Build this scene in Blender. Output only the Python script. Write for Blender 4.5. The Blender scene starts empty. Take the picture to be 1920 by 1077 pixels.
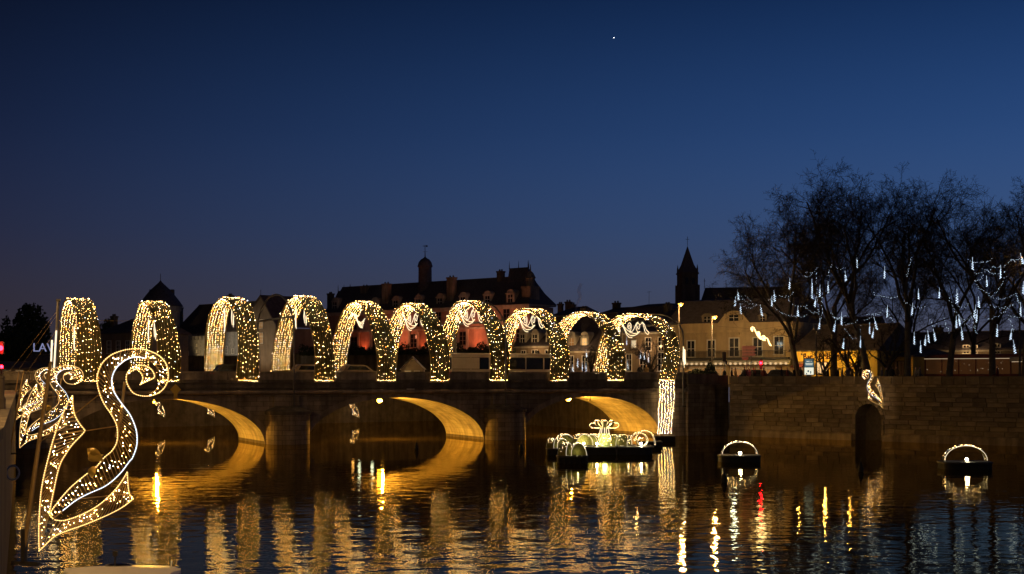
import bpy, math, random
from mathutils import Vector
sc = bpy.context.scene
C = sc.collection
rnd = random.Random(11)
PI = math.pi
# ------------------------------------------------------------------ camera, sky, exposure
F, HC, CX, HY = 2666.7, 6.0, 960.0, 706.0       # focal length (photo pixels), eye height over the water, principal column, horizon row
cam = bpy.data.cameras.new('camera')
cam.lens = 50; cam.sensor_width = 36; cam.shift_y = 0.08724; cam.clip_start = .3; cam.clip_end = 9000
co = bpy.data.objects.new('camera', cam); C.objects.link(co)
co.location = (0, 0, HC); co.rotation_euler = (PI/2, 0, 0)
sc.camera = co
sc.render.engine = 'CYCLES'
sc.cycles.use_denoising = True
sc.cycles.max_bounces = 6; sc.cycles.diffuse_bounces = 2; sc.cycles.glossy_bounces = 3
sc.cycles.transparent_max_bounces = 8
sc.cycles.sample_clamp_indirect = 40
sc.view_settings.view_transform = 'Standard'
sc.view_settings.look = 'None'
sc.view_settings.exposure = 0; sc.view_settings.gamma = 1

def lin(*c):
    return tuple((x/255/12.92 if x/255 <= .04045 else ((x/255+.055)/1.055)**2.4) for x in c)

world = bpy.data.worlds.new('World'); sc.world = world; world.use_nodes = True
nt = world.node_tree; N = nt.nodes; Lk = nt.links
bg = N['Background']; bg.inputs[1].default_value = 1.0
tc = N.new('ShaderNodeTexCoord')
nz = N.new('ShaderNodeVectorMath'); nz.operation = 'NORMALIZE'; Lk.new(tc.outputs['Generated'], nz.inputs[0])
sp = N.new('ShaderNodeSeparateXYZ'); Lk.new(nz.outputs[0], sp.inputs[0])
def ramp(stops):
    r = N.new('ShaderNodeValToRGB'); r.color_ramp.interpolation = 'B_SPLINE'
    e = r.color_ramp.elements
    while len(e) < len(stops): e.new(.5)
    for i, (p, c) in enumerate(stops):
        e[i].position = p; e[i].color = (*lin(*c), 1)
    Lk.new(sp.outputs['Z'], r.inputs[0]); return r
rl = ramp([(0, (52, 42, 44)), (.05, (47, 41, 50)), (.10, (34, 37, 59)), (.17, (19, 28, 54)), (.26, (8, 12, 26)), (.7, (4, 6, 14))])
rr = ramp([(0, (80, 77, 86)), (.05, (69, 78, 103)), (.10, (58, 85, 129)), (.17, (40, 75, 129)), (.27, (12, 38, 80)), (.7, (5, 15, 36))])
# the afterglow lies to the right of the picture: blend by azimuth
flat = N.new('ShaderNodeVectorMath'); flat.operation = 'MULTIPLY'; flat.inputs[1].default_value = (1, 1, 0); Lk.new(nz.outputs[0], flat.inputs[0])
fn = N.new('ShaderNodeVectorMath'); fn.operation = 'NORMALIZE'; Lk.new(flat.outputs[0], fn.inputs[0])
dt = N.new('ShaderNodeVectorMath'); dt.operation = 'DOT_PRODUCT'; Lk.new(fn.outputs[0], dt.inputs[0])
dt.inputs[1].default_value = (math.sin(math.radians(70)), math.cos(math.radians(70)), 0)
mr = N.new('ShaderNodeMapRange'); mr.inputs[1].default_value = -.06; mr.inputs[2].default_value = .72
Lk.new(dt.outputs['Value'], mr.inputs[0])
mx = N.new('ShaderNodeMix'); mx.data_type = 'RGBA'
Lk.new(mr.outputs[0], mx.inputs[0]); Lk.new(rl.outputs[0], mx.inputs[6]); Lk.new(rr.outputs[0], mx.inputs[7])
Lk.new(mx.outputs[2], bg.inputs[0])

# ------------------------------------------------------------------ materials
M = {}
LAMP_ARCH = 6500
def mat(name, col, rough=.8, var=.3, scale=1.5, bump=0., metal=0., stain=0.):
    m = bpy.data.materials.new(name); m.use_nodes = True
    t = m.node_tree; b = t.nodes['Principled BSDF']
    b.inputs['Roughness'].default_value = rough; b.inputs['Metallic'].default_value = metal
    b.inputs['Specular IOR Level'].default_value = .25
    tcn = t.nodes.new('ShaderNodeTexCoord')
    n = t.nodes.new('ShaderNodeTexNoise'); n.inputs['Scale'].default_value = scale; n.inputs['Detail'].default_value = 6; n.inputs['Roughness'].default_value = .65
    oi = t.nodes.new('ShaderNodeObjectInfo'); va = t.nodes.new('ShaderNodeVectorMath'); va.operation = 'MULTIPLY_ADD'
    va.inputs[1].default_value = (1, 1, 1); ml = t.nodes.new('ShaderNodeMath'); ml.operation = 'MULTIPLY'; ml.inputs[1].default_value = 91
    t.links.new(oi.outputs['Random'], ml.inputs[0]); t.links.new(tcn.outputs['Object'], va.inputs[0]); t.links.new(ml.outputs[0], va.inputs[2])
    t.links.new(va.outputs[0], n.inputs['Vector'])
    r = t.nodes.new('ShaderNodeValToRGB')
    r.color_ramp.elements[0].position = .28; r.color_ramp.elements[1].position = .72
    r.color_ramp.elements[0].color = (*[c*(1-var) for c in col], 1)
    r.color_ramp.elements[1].color = (*[min(1, c*(1+var)) for c in col], 1)
    t.links.new(n.outputs[0], r.inputs[0])
    out = r.outputs[0]
    if stain:
        mp = t.nodes.new('ShaderNodeMapping'); mp.inputs['Scale'].default_value = (1.1, 1.1, .12)
        t.links.new(tcn.outputs['Object'], mp.inputs[0])
        n2 = t.nodes.new('ShaderNodeTexNoise'); n2.inputs['Scale'].default_value = 1.4; n2.inputs['Detail'].default_value = 5
        t.links.new(mp.outputs[0], n2.inputs['Vector'])
        r2 = t.nodes.new('ShaderNodeValToRGB'); r2.color_ramp.elements[0].position = .38; r2.color_ramp.elements[1].position = .62
        r2.color_ramp.elements[0].color = (1-stain, 1-stain, 1-stain*.95, 1); r2.color_ramp.elements[1].color = (1, 1, 1, 1)
        t.links.new(n2.outputs[0], r2.inputs[0])
        mm = t.nodes.new('ShaderNodeMix'); mm.data_type = 'RGBA'; mm.blend_type = 'MULTIPLY'; mm.inputs[0].default_value = 1
        t.links.new(out, mm.inputs[6]); t.links.new(r2.outputs[0], mm.inputs[7]); out = mm.outputs[2]
    t.links.new(out, b.inputs['Base Color'])
    if bump:
        bn = t.nodes.new('ShaderNodeBump'); bn.inputs['Strength'].default_value = bump; bn.inputs['Distance'].default_value = .05
        n3 = t.nodes.new('ShaderNodeTexNoise'); n3.inputs['Scale'].default_value = scale*5; n3.inputs['Detail'].default_value = 6
        t.links.new(tcn.outputs['Object'], n3.inputs['Vector'])
        t.links.new(n3.outputs[0], bn.inputs['Height']); t.links.new(bn.outputs[0], b.inputs['Normal'])
    M[name] = m; return m
def emat(name, col, s):
    m = bpy.data.materials.new(name); m.use_nodes = True
    b = m.node_tree.nodes['Principled BSDF']
    b.inputs['Base Color'].default_value = (*[.3*c for c in col], 1)
    b.inputs['Emission Color'].default_value = (*col, 1); b.inputs['Emission Strength'].default_value = s
    M[name] = m; return m
mat('stone', (.26, .21, .15), .9, .32, .8, .5, stain=.45)
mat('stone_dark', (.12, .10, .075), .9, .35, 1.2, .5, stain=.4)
mat('stone_pale', (.42, .38, .30), .9, .25, .7, .3, stain=.3)
mat('stone_grey', (.36, .35, .33), .9, .3, 2.5, .5, stain=.3)
mat('mortar', (.15, .12, .085), .95, .3, 3)
for i, c in enumerate([(.22, .18, .12), (.28, .23, .16), (.17, .14, .10), (.245, .20, .145)]):
    mat('block%d' % i, c, .9, .35, 1.1, .6, stain=.4)
mat('render_cream', (.48, .36, .20), .9, .18, .5, .1, stain=.25)
mat('render_yellow', (.56, .38, .07), .9, .15, .6, .1, stain=.15)
mat('render_brown', (.24, .18, .12), .9, .2, .6, .1, stain=.2)
mat('render_red', (.42, .27, .20), .9, .2, .6, .1, stain=.2)
mat('slate', (.095, .080, .085), .75, .4, 3, .3)
mat('slate_brown', (.10, .078, .066), .8, .4, 2, .3)
mat('glass_dark', (.012, .012, .014), .08, .2, 1)
mat('white_paint', (.62, .58, .50), .6, .12, 3)
mat('white_hull', (.74, .70, .64), .35, .06, 2)
mat('grey_metal', (.16, .15, .14), .5, .25, 3, metal=.5)
mat('dark_metal', (.06, .055, .05), .55, .3, 3, metal=.3)
mat('wire', (.42, .28, .11), .5, .2, 5, metal=.3)
mat('wire_dark', (.02, .02, .02), .6, .2, 5)
mat('net', (.085, .066, .013), .9, .35, 6)
mat('moss', (.17, .155, .04), .8, .4, 8)
mat('gold_leaf', (.55, .36, .07), .45, .25, 4, metal=.6)
mat('rubber', (.016, .015, .014), .7, .3, 3)
mat('asphalt', (.05, .05, .05), .9, .2, 2)
mat('earth', (.06, .052, .04), .95, .4, .2)
mat('paving', (.16, .14, .12), .9, .25, .8)
mat('bark', (.075, .062, .045), .95, .4, 1.6, .6)
mat('twig', (.030, .025, .020), .95, .3, 1)
mat('hedge', (.03, .04, .018), .9, .5, 3)
mat('coat_dark', (.02, .02, .025), .9, .4, 3)
mat('coat_grey', (.12, .11, .11), .9, .3, 3)
mat('coat_red', (.10, .02, .02), .9, .3, 3)
mat('coat_tan', (.16, .11, .06), .9, .3, 3)
mat('trousers', (.018, .018, .022), .9, .3, 3)
mat('skin', (.42, .25, .17), .6, .1, 3)
mat('hair', (.03, .02, .014), .8, .3, 6)
mat('bus_cream', (.50, .42, .30), .4, .1, 1)
mat('bus_red', (.10, .018, .016), .4, .15, 1)
mat('car_tan', (.34, .26, .16), .3, .1, 1)
mat('car_dark', (.025, .025, .03), .25, .2, 1)
mat('sign_pink', (.85, .55, .42), .6, .08, 2)
mat('sign_yellow', (.42, .28, .05), .6, .1, 2)
mat('letter_brown', (.05, .02, .012), .8, .2, 3)
mat('buoy_red', (.16, .03, .02), .6, .2, 3)
mat('buoy_white', (.7, .66, .58), .5, .1, 3)
emat('bulb_warm', (1, .55, .16), 66)
emat('bulb_pale', (1, .72, .34), 66)
emat('bulb_amber', (1, .36, .04), 56)
emat('bulb_cool', (.80, .85, 1), 32)
emat('rope_gold', (1, .56, .14), 1.1)
emat('rope_bead', (1, .68, .27), 3.2)
emat('rope_white', (.70, .80, 1), 1.6)
emat('tube_white', (1, .84, .58), 1.3)
emat('ice', (.66, .82, 1), 3.0)
emat('sodium', (1, .42, .022), 95)
emat('sodium_lens', (1, .46, .07), 1.8)
emat('sodium_big', (1, .46, .03), 30)
emat('flood_white', (1, .86, .55), 60)
emat('lamp_orange', (1, .50, .14), 5)
emat('lamp_white', (.85, 1, .9), 8)
emat('signal_red', (1, .002, .005), 110)
emat('tail_red', (1, .01, .015), 5)
emat('win_warm', (1, .62, .24), .8)
emat('win_white', (1, .9, .62), .9)
emat('win_dim', (1, .55, .2), .16)
emat('shop', (1, .72, .38), 0.6)
emat('panel_dark', (.10, .22, .28), .5)
emat('panel_light', (.95, .95, .75), .9)
emat('neon_blue', (.50, .55, .95), .38)
emat('star', (.9, .95, 1), 6)
emat('glow_green', (.72, .78, .20), 0.35)
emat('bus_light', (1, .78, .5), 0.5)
emat('bus_inside', (.5, .2, .06), 0.035)

# ashlar: the stone with faint coursed joints, laid out along the bridge
m = M['stone'].copy(); m.name = 'ashlar'; M['ashlar'] = m
t = m.node_tree; b = t.nodes['Principled BSDF']; tcn = t.nodes.new('ShaderNodeTexCoord')
mp1 = t.nodes.new('ShaderNodeMapping'); mp1.vector_type = 'POINT'; mp1.inputs['Rotation'].default_value = (0, 0, -math.atan2(.415, .910))
mp2 = t.nodes.new('ShaderNodeMapping'); mp2.inputs['Rotation'].default_value = (-PI/2, 0, 0)
bk = t.nodes.new('ShaderNodeTexBrick'); bk.inputs['Scale'].default_value = 1; bk.inputs['Brick Width'].default_value = 1.15; bk.inputs['Row Height'].default_value = .42
bk.inputs['Mortar Size'].default_value = .022; bk.inputs['Mortar Smooth'].default_value = .4; bk.inputs['Color1'].default_value = (1, 1, 1, 1); bk.inputs['Color2'].default_value = (.62, .60, .58, 1); bk.inputs['Mortar'].default_value = (.28, .25, .22, 1)
t.links.new(tcn.outputs['Object'], mp1.inputs[0]); t.links.new(mp1.outputs[0], mp2.inputs[0]); t.links.new(mp2.outputs[0], bk.inputs['Vector'])
mm = t.nodes.new('ShaderNodeMix'); mm.data_type = 'RGBA'; mm.blend_type = 'MULTIPLY'; mm.inputs[0].default_value = .85
src = b.inputs['Base Color'].links[0].from_socket; t.links.new(src, mm.inputs[6]); t.links.new(bk.outputs['Color'], mm.inputs[7]); t.links.new(mm.outputs[2], b.inputs['Base Color'])

# vault stone: pale, with coursed joints following the curve of the arch (uv = depth, arc length)
m = M['stone_pale'].copy(); m.name = 'vault_stone'; M['vault_stone'] = m
t = m.node_tree; b = t.nodes['Principled BSDF']; uvn = t.nodes.new('ShaderNodeUVMap'); uvn.uv_map = 'course'
bk = t.nodes.new('ShaderNodeTexBrick'); bk.inputs['Scale'].default_value = 1; bk.inputs['Brick Width'].default_value = 1.3; bk.inputs['Row Height'].default_value = .5
bk.inputs['Mortar Size'].default_value = .02; bk.inputs['Mortar Smooth'].default_value = .5; bk.inputs['Color1'].default_value = (1, 1, 1, 1); bk.inputs['Color2'].default_value = (.74, .72, .68, 1); bk.inputs['Mortar'].default_value = (.45, .42, .38, 1)
t.links.new(uvn.outputs[0], bk.inputs['Vector'])
mm = t.nodes.new('ShaderNodeMix'); mm.data_type = 'RGBA'; mm.blend_type = 'MULTIPLY'; mm.inputs[0].default_value = .7
src = b.inputs['Base Color'].links[0].from_socket; t.links.new(src, mm.inputs[6]); t.links.new(bk.outputs['Color'], mm.inputs[7]); t.links.new(mm.outputs[2], b.inputs['Base Color'])

# ------------------------------------------------------------------ mesh building
def top(o):
    while o.parent: o = o.parent
    return o
class MB:
    def __init__(s): s.v = []; s.f = []; s.m = []
    def add(s, vs, fs, m=0):
        b = len(s.v); s.v += [tuple(v) for v in vs]
        s.f += [tuple(b+i for i in f) for f in fs]; s.m += [m]*len(fs)
    def quad(s, a, b, c, d, m=0): s.add((a, b, c, d), ((0, 1, 2, 3),), m)
    def poly(s, pts, m=0): s.add(pts, (tuple(range(len(pts))),), m)
    def box(s, o, a, b, c, m=0):
        o, a, b, c = map(Vector, (o, a, b, c))
        s.add((o, o+a, o+a+b, o+b, o+c, o+a+c, o+a+b+c, o+b+c),
              ((0, 3, 2, 1), (4, 5, 6, 7), (0, 1, 5, 4), (1, 2, 6, 5), (2, 3, 7, 6), (3, 0, 4, 7)), m)
    def cbox(s, c, sx, sy, sz, rz=0, m=0):   # box standing on c
        ca, sa = math.cos(rz), math.sin(rz)
        ax = Vector((ca, sa, 0)); ay = Vector((-sa, ca, 0))
        s.box(Vector(c)-ax*sx/2-ay*sy/2, ax*sx, ay*sy, (0, 0, sz), m)
    def fbox(s, fr, u0, u1, v0, v1, z0, z1, m=0):
        s.box(fr.p(u0, v0, z0), fr.d*(u1-u0), fr.n*(v1-v0), Vector((0, 0, z1-z0)), m)
    def prism(s, fr, prof, v0, v1, m=0):      # profile (u, z) pushed along v
        k = len(prof)
        vs = [fr.p(u, v0, z) for u, z in prof]+[fr.p(u, v1, z) for u, z in prof]
        s.add(vs, [tuple(range(k)), tuple(range(2*k-1, k-1, -1))]+[(i, (i+1) % k, k+(i+1) % k, k+i) for i in range(k)], m)
    def lprism(s, fr, prof, u0, u1, m=0):     # profile (v, z) pushed along u
        k = len(prof)
        vs = [fr.p(u0, v, z) for v, z in prof]+[fr.p(u1, v, z) for v, z in prof]
        s.add(vs, [tuple(range(k)), tuple(range(2*k-1, k-1, -1))]+[(i, (i+1) % k, k+(i+1) % k, k+i) for i in range(k)], m)
    def tube(s, pts, r, n=5, m=0, closed=False):
        pts = [Vector(p) for p in pts]; k = len(pts)
        if k < 2: return
        rs = r if isinstance(r, (list, tuple)) else [r]*k
        b = len(s.v); t0 = (pts[1]-pts[0]).normalized()
        a = t0.orthogonal().normalized()
        for i, p in enumerate(pts):
            t = (pts[min(i+1, k-1)]-pts[max(i-1, 0)])
            if t.length < 1e-9: t = t0
            t = t.normalized()
            a = a-t*a.dot(t)
            a = a.normalized() if a.length > 1e-6 else t.orthogonal().normalized()
            c = t.cross(a)
            for j in range(n):
                q = 2*PI*j/n
                s.v.append(tuple(p+(a*math.cos(q)+c*math.sin(q))*rs[i]))
        for i in range(k-1):
            for j in range(n):
                s.f.append((b+i*n+j, b+i*n+(j+1) % n, b+(i+1)*n+(j+1) % n, b+(i+1)*n+j)); s.m.append(m)
        if n > 3:
            s.f.append(tuple(b+j for j in reversed(range(n)))); s.m.append(m)
            s.f.append(tuple(b+(k-1)*n+j for j in range(n))); s.m.append(m)
    def octa(s, c, r, m=0):
        x, y, z = c; b = len(s.v)
        s.v += [(x+r, y, z), (x-r, y, z), (x, y+r, z), (x, y-r, z), (x, y, z+r), (x, y, z-r)]
        for f in ((0, 2, 4), (2, 1, 4), (1, 3, 4), (3, 0, 4), (2, 0, 5), (1, 2, 5), (3, 1, 5), (0, 3, 5)):
            s.f.append(tuple(b+i for i in f)); s.m.append(m)
    def lathe(s, c, prof, n=16, m=0, sy=1.):
        c = Vector(c); b = len(s.v)
        for r, z in prof:
            for j in range(n):
                q = 2*PI*j/n; s.v.append((c.x+r*math.cos(q), c.y+sy*r*math.sin(q), c.z+z))
        for i in range(len(prof)-1):
            for j in range(n):
                s.f.append((b+i*n+j, b+i*n+(j+1) % n, b+(i+1)*n+(j+1) % n, b+(i+1)*n+j)); s.m.append(m)
        s.f.append(tuple(b+j for j in reversed(range(n)))); s.m.append(m)
        s.f.append(tuple(b+(len(prof)-1)*n+j for j in range(n))); s.m.append(m)
    def ball(s, c, r, m=0, n=10):
        s.lathe(c, [(max(.001, r*math.sin(PI*i/6)), -r*math.cos(PI*i/6)) for i in range(7)], n, m)
    def build(s, name, mats, parent=None, loc=None, smooth=False):
        if not isinstance(mats, (list, tuple)): mats = [mats]
        off = Vector(top(parent).location) if parent else Vector(loc) if loc is not None else Vector((0, 0, 0))
        me = bpy.data.meshes.new(name)
        me.from_pydata([(x-off.x, y-off.y, z-off.z) for x, y, z in s.v], [], s.f)
        for m in mats: me.materials.append(M[m] if isinstance(m, str) else m)
        if len(mats) > 1: me.polygons.foreach_set('material_index', s.m)
        if smooth: me.polygons.foreach_set('use_smooth', [True]*len(me.polygons))
        me.update()
        o = bpy.data.objects.new(name, me); C.objects.link(o)
        if parent: o.parent = parent
        elif loc is not None: o.location = off
        return o
def tag(o, label=None, cat=None, group=None, kind=None):
    if label: o['label'] = label
    if cat: o['category'] = cat
    if group: o['group'] = group
    if kind: o['kind'] = kind
    return o
def thing(name, loc, label, cat, group=None):
    o = bpy.data.objects.new(name, None); C.objects.link(o); o.location = loc
    return tag(o, label, cat, group)
def copy_tree(o, parent=None):
    c = o.copy(); C.objects.link(c)
    if parent: c.parent = parent
    for ch in list(o.children): copy_tree(ch, c)
    return c
def light(name, loc, power, col, parent=None, size=.1, kind='POINT', aim=None, cone=90, blend=.6):
    l = bpy.data.lights.new(name, kind); l.energy = power; l.color = col; l.shadow_soft_size = size
    if kind == 'SPOT': l.spot_size = math.radians(cone); l.spot_blend = blend
    o = bpy.data.objects.new(name, l); C.objects.link(o)
    off = Vector(top(parent).location) if parent else Vector((0, 0, 0))
    if parent: o.parent = parent
    o.location = Vector(loc)-off
    if aim is not None: o.rotation_euler = (Vector(aim)-Vector(loc)).to_track_quat('-Z', 'Y').to_euler()
    return o
def P(px, py, Y): return Vector(((px-CX)*Y/F, Y, HC-(py-HY)*Y/F))
def G(px, Y, z=0.): return Vector(((px-CX)*Y/F, Y, z))
class Fr:                                    # a facade line on the ground: u along it, v away from the camera
    def __init__(s, a, b):
        s.o = Vector((a[0], a[1], 0)); d = Vector((b[0]-a[0], b[1]-a[1], 0)); s.L = d.length; s.d = d.normalized()
        s.n = Vector((-s.d.y, s.d.x, 0))
    def p(s, u, v, z=0.): return s.o+s.d*u+s.n*v+Vector((0, 0, z))
    def u(s, px, v=0.):
        k = (px-CX)/F; o = s.o+s.n*v
        return (k*o.y-o.x)/(s.d.x-k*s.d.y)
    def z(s, py, u, v=0.): return HC-(py-HY)*s.p(u, v).y/F
def fr_px(pl, Yl, pr, Yr): return Fr(G(pl, Yl), G(pr, Yr))
def catmull(pts, per=6):
    pts = [Vector(p) for p in pts]; out = []
    for i in range(len(pts)-1):
        a = pts[max(i-1, 0)]; b = pts[i]; c = pts[i+1]; d = pts[min(i+2, len(pts)-1)]
        for k in range(per):
            t = k/per
            out.append(.5*((2*b)+(c-a)*t+(2*a-5*b+4*c-d)*t*t+(3*b-a-3*c+d)*t**3))
    out.append(pts[-1]); return out
def resample(pts, step):
    out = [Vector(pts[0])]; acc = 0.
    for i in range(1, len(pts)):
        a, b = Vector(pts[i-1]), Vector(pts[i]); L = (b-a).length
        if L < 1e-9: continue
        d = step-acc
        while d <= L:
            out.append(a+(b-a)*(d/L)); d += step
        acc = L-(d-step)
    return out
def frac(pts, t):
    Ls = [0.]
    for i in range(1, len(pts)): Ls.append(Ls[-1]+(pts[i]-pts[i-1]).length)
    x = t*Ls[-1]
    for i in range(1, len(pts)):
        if Ls[i] >= x:
            k = (x-Ls[i-1])/max(1e-9, Ls[i]-Ls[i-1]); return pts[i-1].lerp(pts[i], k)
    return pts[-1].copy()
def text_mesh(name, txt, size, depth, matname, parent, origin, xdir, zdir, bold=0.):
    cu = bpy.data.curves.new(name, 'FONT'); cu.body = txt; cu.size = size; cu.extrude = depth; cu.offset = bold; cu.resolution_u = 2
    tmp = bpy.data.objects.new('tmp', cu); C.objects.link(tmp)
    dg = bpy.context.evaluated_depsgraph_get()
    me = bpy.data.meshes.new_from_object(tmp.evaluated_get(dg)); bpy.data.objects.remove(tmp)
    xd = Vector(xdir); zd = Vector(zdir); nd = xd.cross(zd); off = Vector(top(parent).location) if parent else Vector((0, 0, 0))
    for v in me.vertices: v.co = Vector(origin)+xd*v.co.x+zd*v.co.y+nd*v.co.z-off
    me.materials.clear(); me.materials.append(M[matname])
    o = bpy.data.objects.new(name, me); C.objects.link(o); o.parent = parent; return o
# ------------------------------------------------------------------ water and ground
LAND = 4.9
def quay_x(y): return -.45-.345*y
BF = Fr((-2.67, 134.5), (-2.67+.910, 134.5+.415))
BL = BF.u(20); 
def water():
    m = bpy.data.materials.new('water'); m.use_nodes = True
    t = m.node_tree; b = t.nodes['Principled BSDF']
    b.inputs['Base Color'].default_value = (.030, .021, .010, 1); b.inputs['IOR'].default_value = 1.29
    b.inputs['Roughness'].default_value = .01
    b.inputs['Specular IOR Level'].default_value = .5
    g = t.nodes.new('ShaderNodeNewGeometry')
    hs = []
    for (sx, sy, sc_, det, w) in ((.80, 1.0, .95, 2, .055), (.85, 1.0, 2.3, 2, .013), (.10, .16, 1.0, 2, .09)):
        mp = t.nodes.new('ShaderNodeMapping'); mp.inputs['Scale'].default_value = (sx, sy, 1); mp.inputs['Rotation'].default_value = (0, 0, .12*len(hs))
        n = t.nodes.new('ShaderNodeTexNoise'); n.inputs['Scale'].default_value = sc_; n.inputs['Detail'].default_value = det; n.inputs['Roughness'].default_value = .45
        t.links.new(g.outputs['Position'], mp.inputs[0]); t.links.new(mp.outputs[0], n.inputs['Vector'])
        k = t.nodes.new('ShaderNodeMath'); k.operation = 'MULTIPLY'; k.inputs[1].default_value = w
        t.links.new(n.outputs[0], k.inputs[0]); hs.append(k)
    a = t.nodes.new('ShaderNodeMath'); a.operation = 'ADD'; t.links.new(hs[0].outputs[0], a.inputs[0]); t.links.new(hs[1].outputs[0], a.inputs[1])
    a2 = t.nodes.new('ShaderNodeMath'); a2.operation = 'ADD'; t.links.new(a.outputs[0], a2.inputs[0]); t.links.new(hs[2].outputs[0], a2.inputs[1])
    # the bridge keeps the breeze off the water just below it: ripples grow downstream
    s = t.nodes.new('ShaderNodeSeparateXYZ'); t.links.new(g.outputs['Position'], s.inputs[0])
    r = t.nodes.new('ShaderNodeMapRange'); r.interpolation_type = 'SMOOTHSTEP'
    r.inputs[1].default_value = 116; r.inputs[2].default_value = 62; r.inputs[3].default_value = .10; r.inputs[4].default_value = 1.0
    pn = t.nodes.new('ShaderNodeTexNoise'); pn.inputs['Scale'].default_value = .05; t.links.new(g.outputs['Position'], pn.inputs['Vector'])
    pk = t.nodes.new('ShaderNodeMath'); pk.operation = 'MULTIPLY_ADD'; pk.inputs[1].default_value = 34; t.links.new(pn.outputs[0], pk.inputs[0]); t.links.new(s.outputs['Y'], pk.inputs[2])
    sb = t.nodes.new('ShaderNodeMath'); sb.operation = 'SUBTRACT'; sb.inputs[1].default_value = 17; t.links.new(pk.outputs[0], sb.inputs[0])
    t.links.new(sb.outputs[0], r.inputs[0])
    rg_ = t.nodes.new('ShaderNodeMapRange'); rg_.inputs[1].default_value = .1; rg_.inputs[3].default_value = .012; rg_.inputs[4].default_value = .03
    t.links.new(r.outputs[0], rg_.inputs[0]); t.links.new(rg_.outputs[0], b.inputs['Roughness'])
    mm = t.nodes.new('ShaderNodeMath'); mm.operation = 'MULTIPLY'; t.links.new(a2.outputs[0], mm.inputs[0]); t.links.new(r.outputs[0], mm.inputs[1])
    bn = t.nodes.new('ShaderNodeBump'); bn.inputs['Strength'].default_value = 1; bn.inputs['Distance'].default_value = WAVE
    t.links.new(mm.outputs[0], bn.inputs['Height']); t.links.new(bn.outputs[0], b.inputs['Normal'])
    # brown river water: mirror colour warmed to mute sky blue and gild reflections, over a dark murky body
    gl = t.nodes.new('ShaderNodeBsdfGlossy'); gl.inputs['Color'].default_value = (1, .87, .55, 1)
    df = t.nodes.new('ShaderNodeBsdfDiffuse'); df.inputs['Color'].default_value = (.034, .024, .012, 1)
    fr_ = t.nodes.new('ShaderNodeFresnel'); fr_.inputs['IOR'].default_value = 1.33
    mxs = t.nodes.new('ShaderNodeMixShader')
    t.links.new(rg_.outputs[0], gl.inputs['Roughness'])
    for n_ in (gl, df, fr_): t.links.new(bn.outputs[0], n_.inputs['Normal'])
    t.links.new(fr_.outputs[0], mxs.inputs[0]); t.links.new(df.outputs[0], mxs.inputs[1]); t.links.new(gl.outputs[0], mxs.inputs[2])
    t.links.new(mxs.outputs[0], t.nodes['Material Output'].inputs['Surface']); t.nodes.remove(b)
    M['water'] = m
WAVE = .40
water()
w = MB(); w.quad((-260, -120, 0), (260, -120, 0), (260, 330, 0), (-260, 330, 0))
tag(w.build('water', 'water'), kind='structure')
g = MB()
bed = [(quay_x(-100)-3, -100), (quay_x(2)-1.2, 2), (quay_x(30), 30), (quay_x(112), 112), (-41.5, 118), (-55, 150), (-60, 155)]
far_line = [(-60, 155), (-45, 166), (-8, 194), (-3.2, 188), (13.2, 152), (17.4, 143.6), (21.95, 143.5), (43.9, 122), (91.5, 75.4), (300, -40)]
g.poly([Vector((x, y, LAND)) for x, y in bed]+[Vector((-300, 200, LAND)), Vector((-300, -100, LAND))])
g.poly([Vector((x, y, LAND)) for x, y in far_line]+[Vector((3500, 0, LAND)), Vector((3500, 6000, LAND)), Vector((-3500, 6000, LAND)), Vector((-3500, 300, LAND)), Vector((-300, 200, LAND))])
tag(g.build('ground', 'paving'), kind='structure')

# quay walls other than the stone-built one
def plain_wall(name, pts, label, z1, matname, coping=True):
    c = Vector((pts[0][0], pts[0][1], 0)); t = thing(name, c, label, 'quay wall')
    b = MB(); k = MB()
    for (x0, y0), (x1, y1) in zip(pts, pts[1:]):
        f = Fr((x0, y0), (x1, y1))
        b.fbox(f, 0, f.L, -.02, .6, -.8, z1-.22)
        if coping: k.fbox(f, -.05, f.L+.05, -.14, .62, z1-.218, z1)
    b.build('wall', matname, t)
    if coping: k.build('coping', matname, t)
    return t
plain_wall('quay_wall', [(-57, 153.5), (-45, 166), (-8, 194)], 'dark far quay wall seen upstream through the bridge arches', 5.3, 'stone_dark')
plain_wall('quay_wall', [(-3.2, 188), (13.2, 152)], 'stone bank wall upstream behind the third bridge arch', 5.3, 'stone_dark')
lq = [(quay_x(112), 112), (quay_x(30), 30), (quay_x(2)-1.2, 2), (quay_x(-60)-3, -60)]
t = thing('quay_wall', (quay_x(60), 60, 0), 'long dark quay wall along the left bank behind the swan lights', 'quay wall')
b = MB(); k = MB()
for (x0, y0), (x1, y1) in zip(lq, lq[1:]):
    f = Fr((x0, y0), (x1, y1))
    b.fbox(f, 0, f.L, -.6, .0, -.8, LAND-.2)
    k.fbox(f, -.02, f.L+.02, -.7, .08, LAND-.198, LAND+.03)
b.build('wall', 'stone', t); k.build('coping', 'stone', t)

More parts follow.
